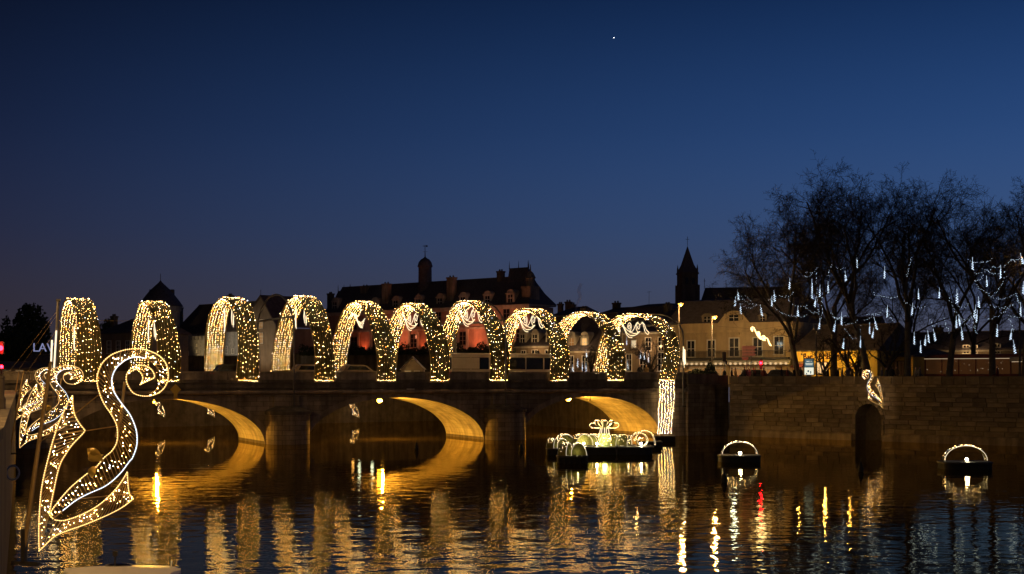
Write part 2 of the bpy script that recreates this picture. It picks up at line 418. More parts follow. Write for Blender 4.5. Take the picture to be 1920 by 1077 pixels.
# ------------------------------------------------------------------ right quay wall, stone by stone
def block_mesh(mi):
    b = MB(); q = .03
    x0, x1, z0, z1 = -.5, .5, 0., 1.
    a = [(x0, 0, z0), (x1, 0, z0), (x1, 0, z1), (x0, 0, z1)]
    f = [(x0+q, -.045, z0+q*2), (x1-q, -.045, z0+q*2), (x1-q, -.045, z1-q*2), (x0+q, -.045, z1-q*2)]
    k = [(x, .35, z) for x, _, z in a]
    b.add(k+a+f, [(0, 1, 5, 4), (1, 2, 6, 5), (2, 3, 7, 6), (3, 0, 4, 7), (4, 5, 9, 8), (5, 6, 10, 9), (6, 7, 11, 10), (7, 4, 8, 11), (8, 9, 10, 11)])
    o = b.build('stone', 'block%d' % mi); me = o.data; bpy.data.objects.remove(o); return me
BLK = [block_mesh(i) for i in range(4)]
QF = Fr((21.95, 143.5), (43.9, 122))
QEND = 35.
wall = thing('quay_wall', QF.p(0, 0, 0), 'high coursed stone quay wall with an arched opening on the right bank', 'quay wall')
rz = math.atan2(QF.d.y, QF.d.x)
r2 = random.Random(5)
def stone(u0, u1, z0, z1, proud=0., name='stone'):
    if u1-u0 < .08: return
    o = bpy.data.objects.new(name, r2.choice(BLK)); C.objects.link(o); o.parent = wall
    o.location = QF.p((u0+u1)/2, -.0-proud-r2.uniform(0, .03), z0+.012)-wall.location
    o.rotation_euler = (0, 0, rz); o.scale = (u1-u0-.03, 1, z1-z0-.026)
un0, un1 = QF.u(1604), QF.u(1653); uc = (un0+un1)/2; hw = (un1-un0)/2
zs, zt = 2.0, 3.45                              # springing and crown of the opening
def half(z):
    if z <= zs: return hw
    if z >= zt: return 0
    return hw*math.sqrt(max(0, 1-((z-zs)/(zt-zs))**2))
z = .72; zz = [z]
for h in (.46, .42, .44, .40, .45, .40, .42, .40, .44, .47): z += h; zz.append(z)
for i in range(len(zz)-1):
    u = -r2.uniform(0, 1.2); z0, z1 = zz[i], zz[i+1]
    while u < QEND:
        L = r2.uniform(1.0, 2.1); a, e = max(u, 0), min(u+L, QEND); u += L
        h = half(z0)+.28 if z0 < zt+.2 else 0
        if h and e > uc-h and a < uc+h:
            if a < uc-h: stone(a, uc-h, z0, z1)
            if e > uc+h: stone(uc+h, e, z0, z1)
        else: stone(a, e, z0, z1)
u = 0
while u < QEND:                                 # parapet of larger blocks
    L = r2.uniform(1.1, 1.5); stone(u, min(u+L, QEND), zz[-1]+.24, 6.02, .03); u += L
b = MB(); b.fbox(QF, 0, uc-hw, .02, .9, -.8, zz[-1]+.2); b.fbox(QF, uc+hw, 66, .02, .9, -.8, zz[-1]+.2)
n = 14
pr = [(uc-hw*math.cos(PI*i/n), zs+(zt-zs)*math.sin(PI*i/n)) for i in range(n+1)]
for (ua, za), (ub, zb) in zip(pr, pr[1:]):
    b.quad(QF.p(ua, .02, za), QF.p(ub, .02, zb), QF.p(ub, .02, zz[-1]+.2), QF.p(ua, .02, zz[-1]+.2))
    b.quad(QF.p(ua, .02, za), QF.p(ub, .02, zb), QF.p(ub, 1.8, zb), QF.p(ua, 1.8, za))
b.fbox(QF, uc-hw-.4, uc-hw, .07, 1.8, -.8, zs); b.fbox(QF, uc+hw, uc+hw+.4, .07, 1.8, -.8, zs); b.fbox(QF, uc-hw-.3, uc+hw+.3, 1.8, 2.2, -.8, zt+.1)
b.fbox(QF, 0, 66, .3, .8, zz[-1]+.2, 6.0)
b.build('core', 'mortar', wall)
b = MB(); b.fbox(QF, 0, 66, -.18, .1, zz[-1]+.02, zz[-1]+.22); b.build('string_course', 'stone', wall)
b = MB(); b.lprism(QF, [(-.32, -.8), (-.32, .5), (-.2, .70), (.1, .70), (.1, -.8)], 0, uc-hw-.25); b.lprism(QF, [(-.32, -.8), (-.32, .5), (-.2, .70), (.1, .70), (.1, -.8)], uc+hw+.25, 66); b.build('plinth', 'stone', wall)
b = MB(); b.fbox(QF, QEND, 66, -.05, .1, .72, zz[-1]); b.fbox(QF, QEND, 66, -.06, .3, zz[-1]+.24, 6.01); b.build('plain_end', 'stone', wall)
for i in range(11):                             # voussoirs round the opening
    a0, a1 = PI*i/11+.012, PI*(i+1)/11-.012; q = []
    for a, rr_ in ((a0, 1), (a1, 1), (a1, 1.22), (a0, 1.22)): q.append((uc-hw*rr_*math.cos(a), zs+(zt-zs)*rr_*math.sin(a)*(1 if rr_ == 1 else .98)))
    b = MB(); b.prism(QF, q, -.10, .1); b.build('voussoir', 'block%d' % (i % 4), wall)
for s in (-1, 1):
    for j in range(4):
        b = MB(); a = sorted((uc+s*(hw+.02), uc+s*(hw+.27))); b.fbox(QF, a[0], a[1], -.10, .1, .1+j*.475, .1+(j+1)*.475-.02); b.build('jamb_stone', 'block%d' % (j % 4), wall)

# ------------------------------------------------------------------ the bridge
W_ = 9.5; SPRING = .0; CROWN = 4.05; TOPZ = 4.95
BR0, BR1 = -43.0, 22.05
arches = [(-38.5, -21.1), (-17.2, 0.), (3.95, 19.2)]
bridge = thing('stone_bridge', BF.p(-8, 4, 0), 'low stone bridge of three flat arches carrying the row of light hoops', 'bridge')
def arch_z(u):
    for a, e in arches:
        if a < u < e:
            c, h = (a+e)/2, (e-a)/2
            return CROWN*math.sqrt(max(0, 1-((u-c)/h)**2))
    return -1.
us = [BR0, BR1]
for a, e in arches:
    c, h = (a+e)/2, (e-a)/2
    us += [c-h*math.cos(PI*i/48) for i in range(49)]
us = sorted(us)
sp_ = MB(); so = MB()
def solid(u0, u1):
    sp_.fbox(BF, u0, u1, 0, W_, -1, TOPZ)
edges = [BR0]+[x for ae in arches for x in ae]+[BR1]
for i in range(0, len(edges), 2): solid(edges[i], edges[i+1])
for a, e in arches:
    c, h = (a+e)/2, (e-a)/2
    q = [c-h*math.cos(PI*i/64) for i in range(65)]
    zs_ = [CROWN*math.sqrt(max(0, 1-((x-c)/h)**2)) for x in q]
    for i in range(64):
        for v in (0, W_): sp_.quad(BF.p(q[i], v, zs_[i]), BF.p(q[i+1], v, zs_[i+1]), BF.p(q[i+1], v, TOPZ), BF.p(q[i], v, TOPZ))
    s2 = MB()
    NV = 8
    for i in range(64):
        for j in range(NV):
            v0, v1 = .003+j*(W_-.006)/NV, .003+(j+1)*(W_-.006)/NV
            s2.quad(BF.p(q[i], v0, zs_[i]), BF.p(q[i], v1, zs_[i]), BF.p(q[i+1], v1, zs_[i+1]), BF.p(q[i+1], v0, zs_[i+1]))
    sf = s2.build('arch_soffit', 'vault_stone', bridge, smooth=True)
    arc = [0.]
    for i in range(64): arc.append(arc[-1]+math.hypot(q[i+1]-q[i], zs_[i+1]-zs_[i]))
    uvl = sf.data.uv_layers.new(name='course')
    for i in range(64):
        for j in range(NV):
            k0 = (i*NV+j)*4
            for o_, (ii, jj) in enumerate(((i, j), (i, j+1), (i+1, j+1), (i+1, j))): uvl.data[k0+o_].uv = (jj*W_/NV, arc[ii])
    # ring of dressed stone, a touch proud of the face
    rg = MB(); T = .5
    for i in range(64):
        def off(k):
            x, zq = (q[k]-c)/h, zs_[k]/CROWN
            nx, nz_ = x/h, zq/CROWN; l = math.hypot(nx, nz_) or 1
            return (q[k]+nx/l*T, zs_[k]+nz_/l*T)
        A, B_ = off(i), off(i+1)
        if A[1] < .1 and B_[1] < .1: continue
        rg.quad(BF.p(q[i], -.05, zs_[i]), BF.p(q[i+1], -.05, zs_[i+1]), BF.p(B_[0], -.05, B_[1]), BF.p(A[0], -.05, A[1]))
        rg.quad(BF.p(A[0], -.05, A[1]), BF.p(B_[0], -.05, B_[1]), BF.p(B_[0], .02, B_[1]), BF.p(A[0], .02, A[1]))
        rg.quad(BF.p(q[i], -.05, zs_[i]), BF.p(q[i+1], -.05, zs_[i+1]), BF.p(q[i+1], .01, zs_[i+1]), BF.p(q[i], .01, zs_[i]))
    rg.build('arch_ring', 'stone', bridge)
    kb = MB(); kb.fbox(BF, e-.02, e+.04, .1, W_, -.5, .32); kb.build('waterline_ledge', 'stone_dark', bridge)
sp_.build('spandrel_wall', 'ashlar', bridge)
b = MB(); b.fbox(BF, BR0, BR1, -.55, 12.6, TOPZ+.003, 5.42); b.build('deck', 'stone_dark', bridge)
b = MB(); b.fbox(BF, BR0, BR1, 2.0, 10.5, 5.425, 5.44); b.build('roadway', 'asphalt', bridge)
b = MB(); b.fbox(BF, BR0, BR1, .0, 1.98, 5.424, 5.56); b.fbox(BF, BR0, BR1, 10.52, 12.2, 5.424, 5.56); b.build('pavement', 'paving', bridge)
b = MB()
b.lprism(BF, [(.0, 4.36), (-.42, 4.40), (-.66, 4.50), (-.70, 4.62), (-.66, 4.72), (-.5, 4.78), (.0, 4.80)], BR0, BR1)
b.build('string_course', 'stone', bridge)
b = MB(); b.fbox(BF, BR0, BR1, -.36, -.003, 4.802, TOPZ); b.fbox(BF, BR0, BR1, -.72, -.10, 5.425, 5.70); b.build('cornice', 'stone_dark', bridge)
u = BR0; k = 0
while u < BR1-.3:                                # parapet, slab by slab
    L = min(2.05, BR1-u)
    for v in (-.62, 12.2):
        if v > 0 and k % 2: continue
        b = MB(); b.fbox(BF, u+.02, u+(L if v < 0 else 2*L)-.02, v, v+.30, 5.702, 6.28); b.build('parapet_slab', 'block%d' % rnd.choice((0, 1, 3)) if v < 0 else 'stone', bridge)
    b = MB(); b.fbox(BF, u+.008, u+L-.008, -.70, -.24, 6.283, 6.43); b.build('coping_stone', 'block%d' % rnd.choice((0, 1, 3)), bridge)
    u += L; k += 1
# piers with rounded cutwaters
for i, (a, e) in enumerate(((-21.1, -17.2), (0., 3.95), (19.2, 22.0))):
    m_ = (a+e)/2; r = (e-a)/2-.06
    if i == 2: break
    b = MB(); pts = [(-r, .02)]+[(-r*math.cos(PI*j/16), -.6-1.7*math.sin(PI*j/16)**.8) for j in range(17)]+[(r, .02)]
    ring = lambda z: [BF.p(m_+x, v, z) for x, v in pts]
    lo, hi = ring(-.8), ring(2.62); n = len(pts)
    b.add(lo+hi, [(j, j+1, n+j+1, n+j) for j in range(n-1)])
    p = b.build('pier', 'ashlar', bridge, smooth=False)
    c_ = MB(); r1 = [BF.p(m_+x*1.06, v*1.05, 2.62) for x, v in pts]; r2_ = [BF.p(m_+x*1.06, v*1.05, 2.92) for x, v in pts]; r3 = [BF.p(m_+x*.55, v*.4, 3.35) for x, v in pts]
    c_.add(r1+r2_+r3, [(j, j+1, n+j+1, n+j) for j in range(n-1)]+[(n+j, n+j+1, 2*n+j+1, 2*n+j) for j in range(n-1)]+[tuple(range(2*n, 3*n)), tuple(reversed(range(n)))])
    c_.build('cap', 'stone_dark', p)
    if i < 2:
        b = MB(); b.fbox(BF, m_-1.15, m_+1.15, -.26, -.003, 3.0, 4.36); b.build('pilaster', 'ashlar', bridge)
b = MB(); b.fbox(BF, 19.35, 21.9, -.32, -.003, -.8, 4.36); b.build('end_pilaster', 'ashlar', bridge)
# diamond navigation board and two small plates on the face
d = thing('navigation_sign', BF.p(BF.u(329), -.75, 4.6), 'dark yellow diamond navigation board on the bridge above the left arch', 'sign')
b = MB(); uq = BF.u(329, -.75); zc = BF.z(731, uq, -.75)
b.prism(BF, [(uq-.47, zc), (uq, zc-.5), (uq+.47, zc), (uq, zc+.5)], -.80, -.75); b.build('board', 'sign_yellow', d)
b = MB(); b.fbox(BF, uq-.16, uq+.16, -.79, -.75, zc-.8, zc-.36); b.build('bracket', 'sign_yellow', d)
for px, lb in ((770, 'thin pale plate on the bridge face above the middle arch lamp'), (1137, 'thin pale plate on the bridge face above the right arch')):
    uq = BF.u(px, -.6); zc = BF.z(730, uq, -.6); b = MB(); b.fbox(BF, uq-.38, uq+.38, -.62, -.56, zc-.06, zc+.06)
    tag(b.build('plate', 'stone_pale', loc=BF.p(uq, -.6, zc-.06)), lb, 'plate')
# lamps hanging under the three crowns
for i, (a, e) in enumerate(arches):
    c = (a+e)/2; v = 5.2
    p = BF.p(c, v, CROWN-.36)
    t = thing('arch_lamp', BF.p(c, v, CROWN), ['golden lamp under the left bridge arch near the large swan', 'golden lamp under the crown of the middle bridge arch', 'golden lamp under the crown of the right bridge arch above the fountain'][i], 'lamp', 'lamps under the bridge arches')
    b = MB(); b.tube([BF.p(c, v, CROWN+.02), BF.p(c, v, CROWN-.2)], .035); b.build('bracket', 'dark_metal', t)
    b = MB(); b.ball(p, .23 if i else .09); b.build('bulb', 'sodium_big', t)
    light('arch_lamp_light', p+Vector((.30, 0, .02)), LAMP_ARCH, (1, .47, .05), t, .1)
    if i == 2:
        q = BF.p(c+.55, 1.45, CROWN-.42)
        b = MB(); b.tube([BF.p(c+.55, 1.45, CROWN+.02), q], .03); b.cbox(q-Vector((.1, 0, .08)), .16, .12, .14, .4); b.build('floodlight', 'dark_metal', t)
        light('arch_flood', q+Vector((.16, -.08, .05)), 3600, (1, .50, .09), t, .03, 'SPOT', Vector((29.5, 135.5, 2.0)), 42, .6)
# ------------------------------------------------------------------ garland hoops over the bridge
BRZ = math.atan2(BF.d.y, BF.d.x)
BULB = ['wire', 'bulb_warm', 'bulb_pale', 'bulb_amber', 'bulb_cool']
def pick(r):
    x = r.random()
    return 1 if x < .60 else 2 if x < .86 else 3 if x < .95 else 4
hoops = [(168, 562), (316, 567), (467, 560), (608, 557), (723, 567), (824, 571), (935, 566), (1051, 581), (1157, 587), (1253, 590)]
labs = ['first garland hoop from the left bank, beside the tall mast',
        'second garland hoop from the left, in front of the round roofed tower',
        'third garland hoop from the left, before the long castle roof',
        'fourth garland hoop from the left, beside the first grey lamp hoop',
        'fifth garland hoop from the left, with a fan ornament at its crown',
        'sixth garland hoop from the left, below the cupola of the long mansion',
        'seventh garland hoop from the left, standing before the bus on the bridge',
        'eighth garland hoop, with the widest scroll ornament under its crown',
        'ninth garland hoop, framing the lit dormer windows behind it',
        'last garland hoop at the right end, its string curtain falling to the water']
ATH = 7.25; ZB = 5.62
for k, (px, ptop) in enumerate(hoops):
    r = random.Random(100+k)
    u0 = BF.u(px, -1.0); mid = BF.p(u0, 6.0, ZB)
    H = (HC-(ptop-HY)*mid.y/F)-ZB
    t = thing('garland_hoop', mid, labs[k], 'light hoop', 'garland hoops across the bridge')
    wob = [r.uniform(-.06, .06) for _ in range(9)]
    def hp(x, th, off=0.):
        # x along the bridge, th 0 at the river side, pi at the far side
        c, s = math.cos(th), math.sin(th)
        y = -ATH*c; z = H*(s**.92 if s > 0 else 0)
        if y < 0 and z < 2.4: y += .55*(1-z/2.4)
        nrm = Vector((0, -c/ATH, max(s, .02)/H)); nrm.normalize()
        x += .10*math.sin(th*3+wob[0]*30)+wob[1]+(.75*math.sin(2*th) if k == 9 and th < PI/2 else 0)
        return mid+BF.d*x+BF.n*(y+nrm.y*off)+Vector((0, 0, z+nrm.z*off))
    NT = 44; ths = [PI*i/NT for i in range(NT+1)]
    def hw_(th): return .90+.06*math.sin(th*5+k)+.05*math.cos(th*2)
    b = MB()
    for i in range(NT):
        for j in range(4):
            xa, xb = -1+j*.5, -.5+j*.5
            A = [(xa*hw_(ths[i]), ths[i]), (xb*hw_(ths[i]), ths[i]), (xb*hw_(ths[i+1]), ths[i+1]), (xa*hw_(ths[i+1]), ths[i+1])]
            b.quad(*[hp(x, q, .045) for x, q in A]); b.quad(*[hp(x, q, -.045) for x, q in reversed(A)])
        for s in (-1, 1):
            x0, x1 = s*hw_(ths[i]), s*hw_(ths[i+1])
            b.quad(hp(x0, ths[i], .045), hp(x1, ths[i+1], .045), hp(x1, ths[i+1], -.045), hp(x0, ths[i], -.045))
    b.build('netting', 'net', t)
    for s in (-1, 1):
        b = MB(); b.tube([hp(s*hw_(q), q, 0) for q in ths], .04, 5); b.build('frame_tube', 'wire', t)
    for j in range(7):                           # dense strings on the inside
        x0 = -.76+1.52*j/6; b = MB(); line = [hp(x0+r.uniform(-.05, .05), q, -.11) for q in ths]
        b.tube(line, .008, 3)
        for p in resample(line, .215):
            p = p+BF.d*r.uniform(-.045, .045)+Vector((0, 0, r.uniform(-.04, .04)))
            b.octa(p, r.choice((.011, .015, .020)), pick(r))
        b.build('light_string', BULB, t)
    for j in range(9):                           # loose strings on the outside
        x0 = -.96+1.92*j/8; b = MB(); line = [hp(x0*hw_(q)+r.uniform(-.09, .09), q, .10) for q in ths]
        b.tube(line, .007, 3)
        L = resample(line, .12); i = r.randrange(4)
        while i < len(L):
            b.octa(L[i], r.choice((.008, .010, .011, .014, .017, .025)), pick(r)); i += r.choice((3, 3, 4, 5, 6, 9))
        b.build('light_string', BULB, t)
    b = MB()                                     # bright row along the foot
    for i in range(17):
        p = hp(-.84+1.68*i/16, .0, .12); b.octa(p+Vector((0, 0, r.uniform(-.05, .06))), r.choice((.010, .014, .018)), pick(r))
    b.build('foot_row', BULB, t)
    if k == 9:                                   # curtain down to the river
        for j in range(6):
            b = MB(); x0 = -.84+1.68*j/5
            line = [mid+BF.d*(x0*(1-.10*q)-.42*q*q+.05*math.sin(9*q+j))+BF.n*(-6.75-.1*q)+Vector((0, 0, -.1-(ZB-.35)*q)) for q in [i/24 for i in range(25)]]
            b.tube(line, .008, 3)
            for p in resample(line, .125):
                b.octa(p+BF.d*r.uniform(-.06, .06)+BF.n*r.uniform(-.03, .03), r.choice((.013, .017, .022)), r.choice((1, 2, 2, 2, 4)))
            b.build('curtain_string', BULB, t)

# white scroll ornaments hung across the roadway under the crowns
def spiral(cx, cz, r0, turns, a0, sgn=1, n=30):
    return [(cx+r0*(1-.86*i/n)*math.cos(a0+sgn*turns*2*PI*i/n), cz+r0*(1-.86*i/n)*math.sin(a0+sgn*turns*2*PI*i/n)) for i in range(n+1)]
SCROLL = [spiral(-3.0, -.15, .42, 1.8, PI*.5, 1), spiral(-.75, .22, .48, 1.9, -PI*.5, 1), spiral(1.15, .12, .5, 1.4, -PI*.6, -1),
          [(-3.0, .27), (-2.4, .75), (-2.0, .35), (-1.5, -.25), (-.8, -.66), (.1, -.78), (.9, -.62), (1.5, -.35)],
          [(-2.9, .75), (-2.3, .45), (-1.8, -.05), (-1.3, -.62), (-.7, -.92), (-.1, -.98)],
          [(-1.9, .25), (-1.2, -.12), (-.4, -.4), (.6, -.55), (1.5, -.35)],
          [(-.75, -.26), (-.1, -.3), (.4, .1), (.75, .5), (1.15, .62)],
          [(1.6, .35), (2.0, .5), (2.3, .1), (2.5, -.35), (3.0, -.7), (3.4, -.55)], [(1.9, .6), (2.4, .35), (2.7, -.1), (3.1, -.4), (3.4, -.55)]]
FAN = [[(-2.2+.25*j, .5-.02*j), (-1.2+.2*j, -.05-.16*j), (.2+.1*j, -.45-.13*j), (1.5-.2*j, -.1-.22*j)] for j in range(5)]+[[(-2.4, .55), (-.5, .2), (.2, .75)], spiral(-2.6, .35, .3, 1.4, 0)]
DRIP = [[(x, .7), (x+.08, .1), (x-.04, -.6*q), (x+.1, -1.3*q)] for x, q in ((-2.2, 1.1), (-2.05, .9), (-1.9, 1.2), (1.0, .55), (1.15, .8), (1.7, 1.0), (1.9, .8))]
def ornament(shapes, mid, xd, label, s=1., rad=.030, group='white scroll ornaments under the hoops', matname='tube_white', dots=True):
    t = thing('scroll_ornament', mid, label, 'light ornament', group)
    q = MB(); rr_ = random.Random(3)
    for sh in shapes:
        f = MB()
        pts = catmull([Vector((x, 0, z)) for x, z in sh], 3)
        pts = [mid+xd*p.x*s+Vector((0, 0, p.z*s)) for p in pts]
        f.tube(pts, rad, 4); f.build('scroll_tube', matname, t)
        if dots:
            for p in resample(pts, .22*s): q.octa(p+Vector((0, 0, rr_.uniform(-.05, .05))), rad*1.1, 0)
    if dots: q.build('bead_string', 'rope_bead', t)
    b = MB(); b.tube([mid+xd*(-3.6*s)+Vector((0, 0, .82*s)), mid+xd*(3.6*s)+Vector((0, 0, .82*s))], .03, 4); b.build('hanging_bar', 'grey_metal', t)
    return t
orn = [(3, DRIP, 1.55, 'dripping white light ornament under the third hoop', 0), (4, FAN, 1.5, 'fan shaped white light ornament under the fifth hoop', 0),
       (5, SCROLL, 1.55, 'white scroll ornament glowing under the sixth hoop', 0), (6, SCROLL, 1.45, 'white scroll ornament under the seventh hoop, over the bus', 0),
       (7, SCROLL, 1.25, 'widest white scroll ornament, under the eighth hoop', 0), (9, SCROLL, 1.45, 'white scroll ornament under the last hoop', 0),
       (1, DRIP, 2.2, 'narrow white light drop under the second hoop', 0), (0, DRIP, 3.0, 'white light drop inside the first hoop', 0), (2, DRIP, 1.5, 'bright white drops at the crown of the third hoop', 0)]
for k, sh, drop, lb, _ in orn:
    if k == 3 : lb = 'white light drops under the crown of the fourth hoop'
    px, ptop = hoops[k]; u0 = BF.u(px, -1.0); m_ = BF.p(u0, 6.0); zt_ = HC-(ptop-HY)*m_.y/F
    ornament(sh, BF.p(u0-.1, 6.0, zt_-drop), BF.n*-1 if k != 7 else BF.n*-1, lb, 1.0 if sh is not DRIP else .9)

# grey tubular lamp hoops standing on the piers
for k, (px, ptop, lb) in enumerate(((551, 553, 'grey tubular hoop lamp post on the left pier, unlit'), (948, 566, 'grey tubular hoop lamp post on the middle pier, before the bus'), (1281, 589, 'grey tubular hoop lamp post on the right abutment, beside the last garland hoop'))):
    u0 = BF.u(px, -1.25); t = thing('lamp_hoop', BF.p(u0, -1.25, 3.1), lb, 'lamp hoop', 'grey hoop posts of the bridge')
    ym = BF.p(u0, 5.2).y; zt_ = HC-(ptop-HY)*ym/F; zs_ = 10.6
    pts = [BF.p(u0, -1.25, 3.0), BF.p(u0, -1.25, 8.0)]+[BF.p(u0, 5.2-6.45*math.cos(PI*i/22), zs_-.6+(zt_-zs_+.6)*math.sin(PI*i/22)) for i in range(23)]+[BF.p(u0, 11.65, 8.), BF.p(u0, 11.65, 5.5)]
    b = MB(); b.tube(pts, .085, 6); b.build('hoop_tube', 'grey_metal', t, smooth=True)
    b = MB(); b.tube([BF.p(u0+.28, 11.65, 5.5), BF.p(u0+.2, 11.65, 9.2), BF.p(u0, 11.4, 10.9)], .07, 6); b.build('twin_leg', 'grey_metal', t)
    b = MB(); b.tube([BF.p(u0, -1.0, zs_+.7), BF.p(u0, 11.4, zs_+.7)], .10, 6); b.build('crossbar', 'grey_metal', t)
    b = MB(); b.cbox(BF.p(u0, -1.25, 2.95), .42, .42, .12, BRZ); b.build('foot_plate', 'dark_metal', t)
# light scroll seen edge-on beside the right lamp hoop
m_ = P(1283, 668, 143); ornament([[(x*.8, z) for x, z in sh] for sh in SCROLL], m_, Vector((.16, .98, 0)).normalized(), 'tall white light scroll seen edge-on beside the last hoop', 1.1, .045, None)

# ------------------------------------------------------------------ swans of light
def z1(pts): return [Vector(((x-170)*1.23, 0, 980-y)) for x, y in pts]
K = 3.5/888
body_o = z1([(229, 835), (216, 815), (242, 772), (299, 700), (367, 638), (408, 606), (443, 562), (476, 531), (497, 488), (497, 427), (476, 378), (445, 330), (425, 282), (414, 230), (419, 190), (436, 151), (467, 120), (506, 101), (550, 91), (594, 90), (633, 101), (668, 120), (694, 151), (704, 190), (703, 225), (690, 256), (668, 278), (637, 291), (602, 293), (567, 282), (546, 256), (535, 225), (539, 195), (557, 173), (585, 161), (616, 164), (637, 179), (648, 199), (648, 214), (629, 225), (611, 234), (592, 244)])
head_i = z1([(592, 244), (600, 228), (602, 212), (594, 193), (578, 179), (559, 184), (543, 199)])
white = z1([(273, 796), (325, 752), (377, 721), (450, 684), (507, 632), (548, 575), (559, 562), (576, 514), (579, 470), (572, 427), (550, 374), (519, 330), (493, 291), (478, 256), (476, 217), (491, 177), (519, 147), (550, 130), (581, 125), (611, 131)])
dim_i = z1([(611, 131), (650, 160), (668, 195), (668, 234), (651, 269), (624, 282)])
dim_t = z1([(229, 835), (250, 815), (273, 796)])
wing_l = z1([(170, 980), (168, 912), (170, 829), (177, 726), (190, 648), (206, 580), (221, 519), (235, 470), (253, 413), (274, 365), (292, 322), (312, 293)])
wing_r = z1([(312, 293), (313, 330), (320, 374), (340, 413), (364, 444)])
wing_i = z1([(364, 444), (353, 461), (309, 510), (282, 552), (263, 586), (247, 638), (229, 726), (216, 793), (211, 814)])
tail_o = z1([(170, 980), (190, 959), (237, 912), (289, 886), (351, 861), (408, 835), (470, 804), (522, 772), (564, 736)])
tail_r = z1([(564, 736), (548, 715), (542, 674), (539, 622)])
tail_i = z1([(539, 622), (512, 669), (481, 710), (429, 762), (377, 798), (325, 824), (273, 842), (234, 840)])
def cm(p): return [q*K for q in catmull(p, 5)]
LN = {k: cm(v) for k, v in dict(body_o=body_o, head_i=head_i, white=white, dim_i=dim_i, dim_t=dim_t, wing_l=wing_l, wing_r=wing_r, wing_i=wing_i, tail_o=tail_o, tail_r=tail_r, tail_i=tail_i).items()}
def swan_parts(t, fine=1., seed=1, mount=True):
    """parts of one swan in its own plane: x outward from the wall, z up, origin at the lowest point"""
    r = random.Random(seed)
    b = MB()
    for k, p in LN.items(): b.tube(p, .011, 4)
    b.build('frame', 'wire', t)
    gold = ('body_o', 'head_i', 'wing_l', 'wing_r', 'wing_i', 'tail_o', 'tail_r', 'tail_i')
    for grp, name, mats in ((gold, 'gold_rope_light', ['rope_gold', 'rope_bead']), (('white',), 'white_rope_light', ['rope_white', 'ice'])):
        b = MB()
        for k in grp:
            p = [Vector((q.x, -.02, q.z)) for q in LN[k]]; b.tube(p, .0075*fine, 4, 0)
            for q in resample(p, .043): b.octa(q+Vector((0, -.008, 0)), .0105*fine, 1)
        b.build(name, mats, t)
    b = MB(); tw = MB()
    def ladder(A, B, n, slant=0):
        for i in range(n):
            a = frac(A, (i+.5)/n); c = frac(B, min(1, max(0, (i+.5)/n+slant)))
            b.tube([a, c], .0070*fine, 3)
            for _ in range(2):
                q = a.lerp(c, r.uniform(.12, .88))+Vector((r.uniform(-.012, .012), -.025, r.uniform(-.02, .02)))
                tw.octa(q, r.choice((.005, .0065, .0085))*fine, r.choice((0, 0, 0, 1, 1, 2)))
    nb = len(LN['body_o']); cut = int(nb*28/42)
    ladder(LN['body_o'][4:cut], LN['dim_t']+LN['white']+LN['dim_i'], 66)
    ladder(LN['body_o'][int(nb*33/42):], list(reversed(LN['head_i'])), 9)
    ladder(LN['wing_l'][:], list(reversed(LN['wing_i']))+list(reversed(LN['wing_r'])), 34, .0)
    ladder(LN['tail_o'], list(reversed(LN['tail_i']))+list(reversed(LN['tail_r'])), 26, .0)
    tag(b.build('rung_wires', 'wire', t), kind='stuff'); tag(tw.build('twinkle_bulbs', ['bulb_warm', 'bulb_pale', 'bulb_cool'], t), kind='stuff')
    if mount:
        b = MB()
        b.tube([(-.38, .06, .0), (-.2, .06, 1.1), (.12, .07, 3.0), (.17, .07, 3.3)], [.035, .04, .035, .025], 6); b.build('mast_beam', 'wire', t)
        b = MB()
        b.tube([(1.52, .05, 2.0), (1.62, .05, 2.35), (1.70, .04, 2.95)], .03, 5); b.build('head_stay', 'wire', t)
        b = MB()
        for A, B in (((-.1, .05, 1.85), (1.5, .05, 2.95)), ((.1, .06, .85), (1.9, .04, 1.05)), ((.55, .05, 2.05), (1.6, .05, 2.2))): b.tube([A, B], .012, 4)
        b.build('stay_wires', 'wire', t)
        b = MB(); b.box((-.62, .02, -.28), (.55, 0, .0), (0, .08, 0), (0, 0, .07)); b.box((-.42, .02, -.26), (.08, 0, 0), (0, .08, 0), (0, 0, .62)); b.build('wall_bracket', 'dark_metal', t)
        for (cx, cz, rot, sc_) in ((1.02, 1.62, .3, 1.), (1.32, 1.60, 2.5, 1.15), (1.10, 1.30, 1.3, .7)):
            b = MB(); L = .30*sc_; n = 8; rows = []
            for i in range(n+1):
                q = i/n; w_ = .085*sc_*math.sin(PI*min(1, q*.92+.06)); x = q*L; dz = .05*math.sin(PI*q)
                ca, sa = math.cos(rot), math.sin(rot)
                rows.append([Vector((cx+ca*x-sa*w_*s, -.05-dz-.05*s*q, cz+sa*x+ca*w_*s)) for s in (-1, 0, 1)])
            for i in range(n):
                for j in (0, 1):
                    b.quad(rows[i][j], rows[i+1][j], rows[i+1][j+1], rows[i][j+1])
            b.build('leaf_blade', 'gold_leaf', t)
def swan(px, py, Y, yaw, S, label, mount=True, fine=1., seed=1):
    t = thing('swan_light', (0, 0, 0), label, 'swan light', 'swan lights along the quays')
    swan_parts(t, fine, seed, mount)
    t.location = P(px, py, Y); t.rotation_euler = (0, 0, yaw); t.scale = (S/3.5,)*3
    return t
swan(75, 1033, 24.8, math.radians(-19), 3.5, 'largest glowing swan on the near left quay, with gold leaf blades on its back')
swan(37, 840, 60.6, math.radians(18), 3.5, 'second glowing swan along the left quay, half hidden by the largest one', True, 1.0, 2)
swan(31, 787, 96., math.radians(19), 3.5, 'third and smallest glowing swan at the end of the left quay row', True, 1.1, 3)
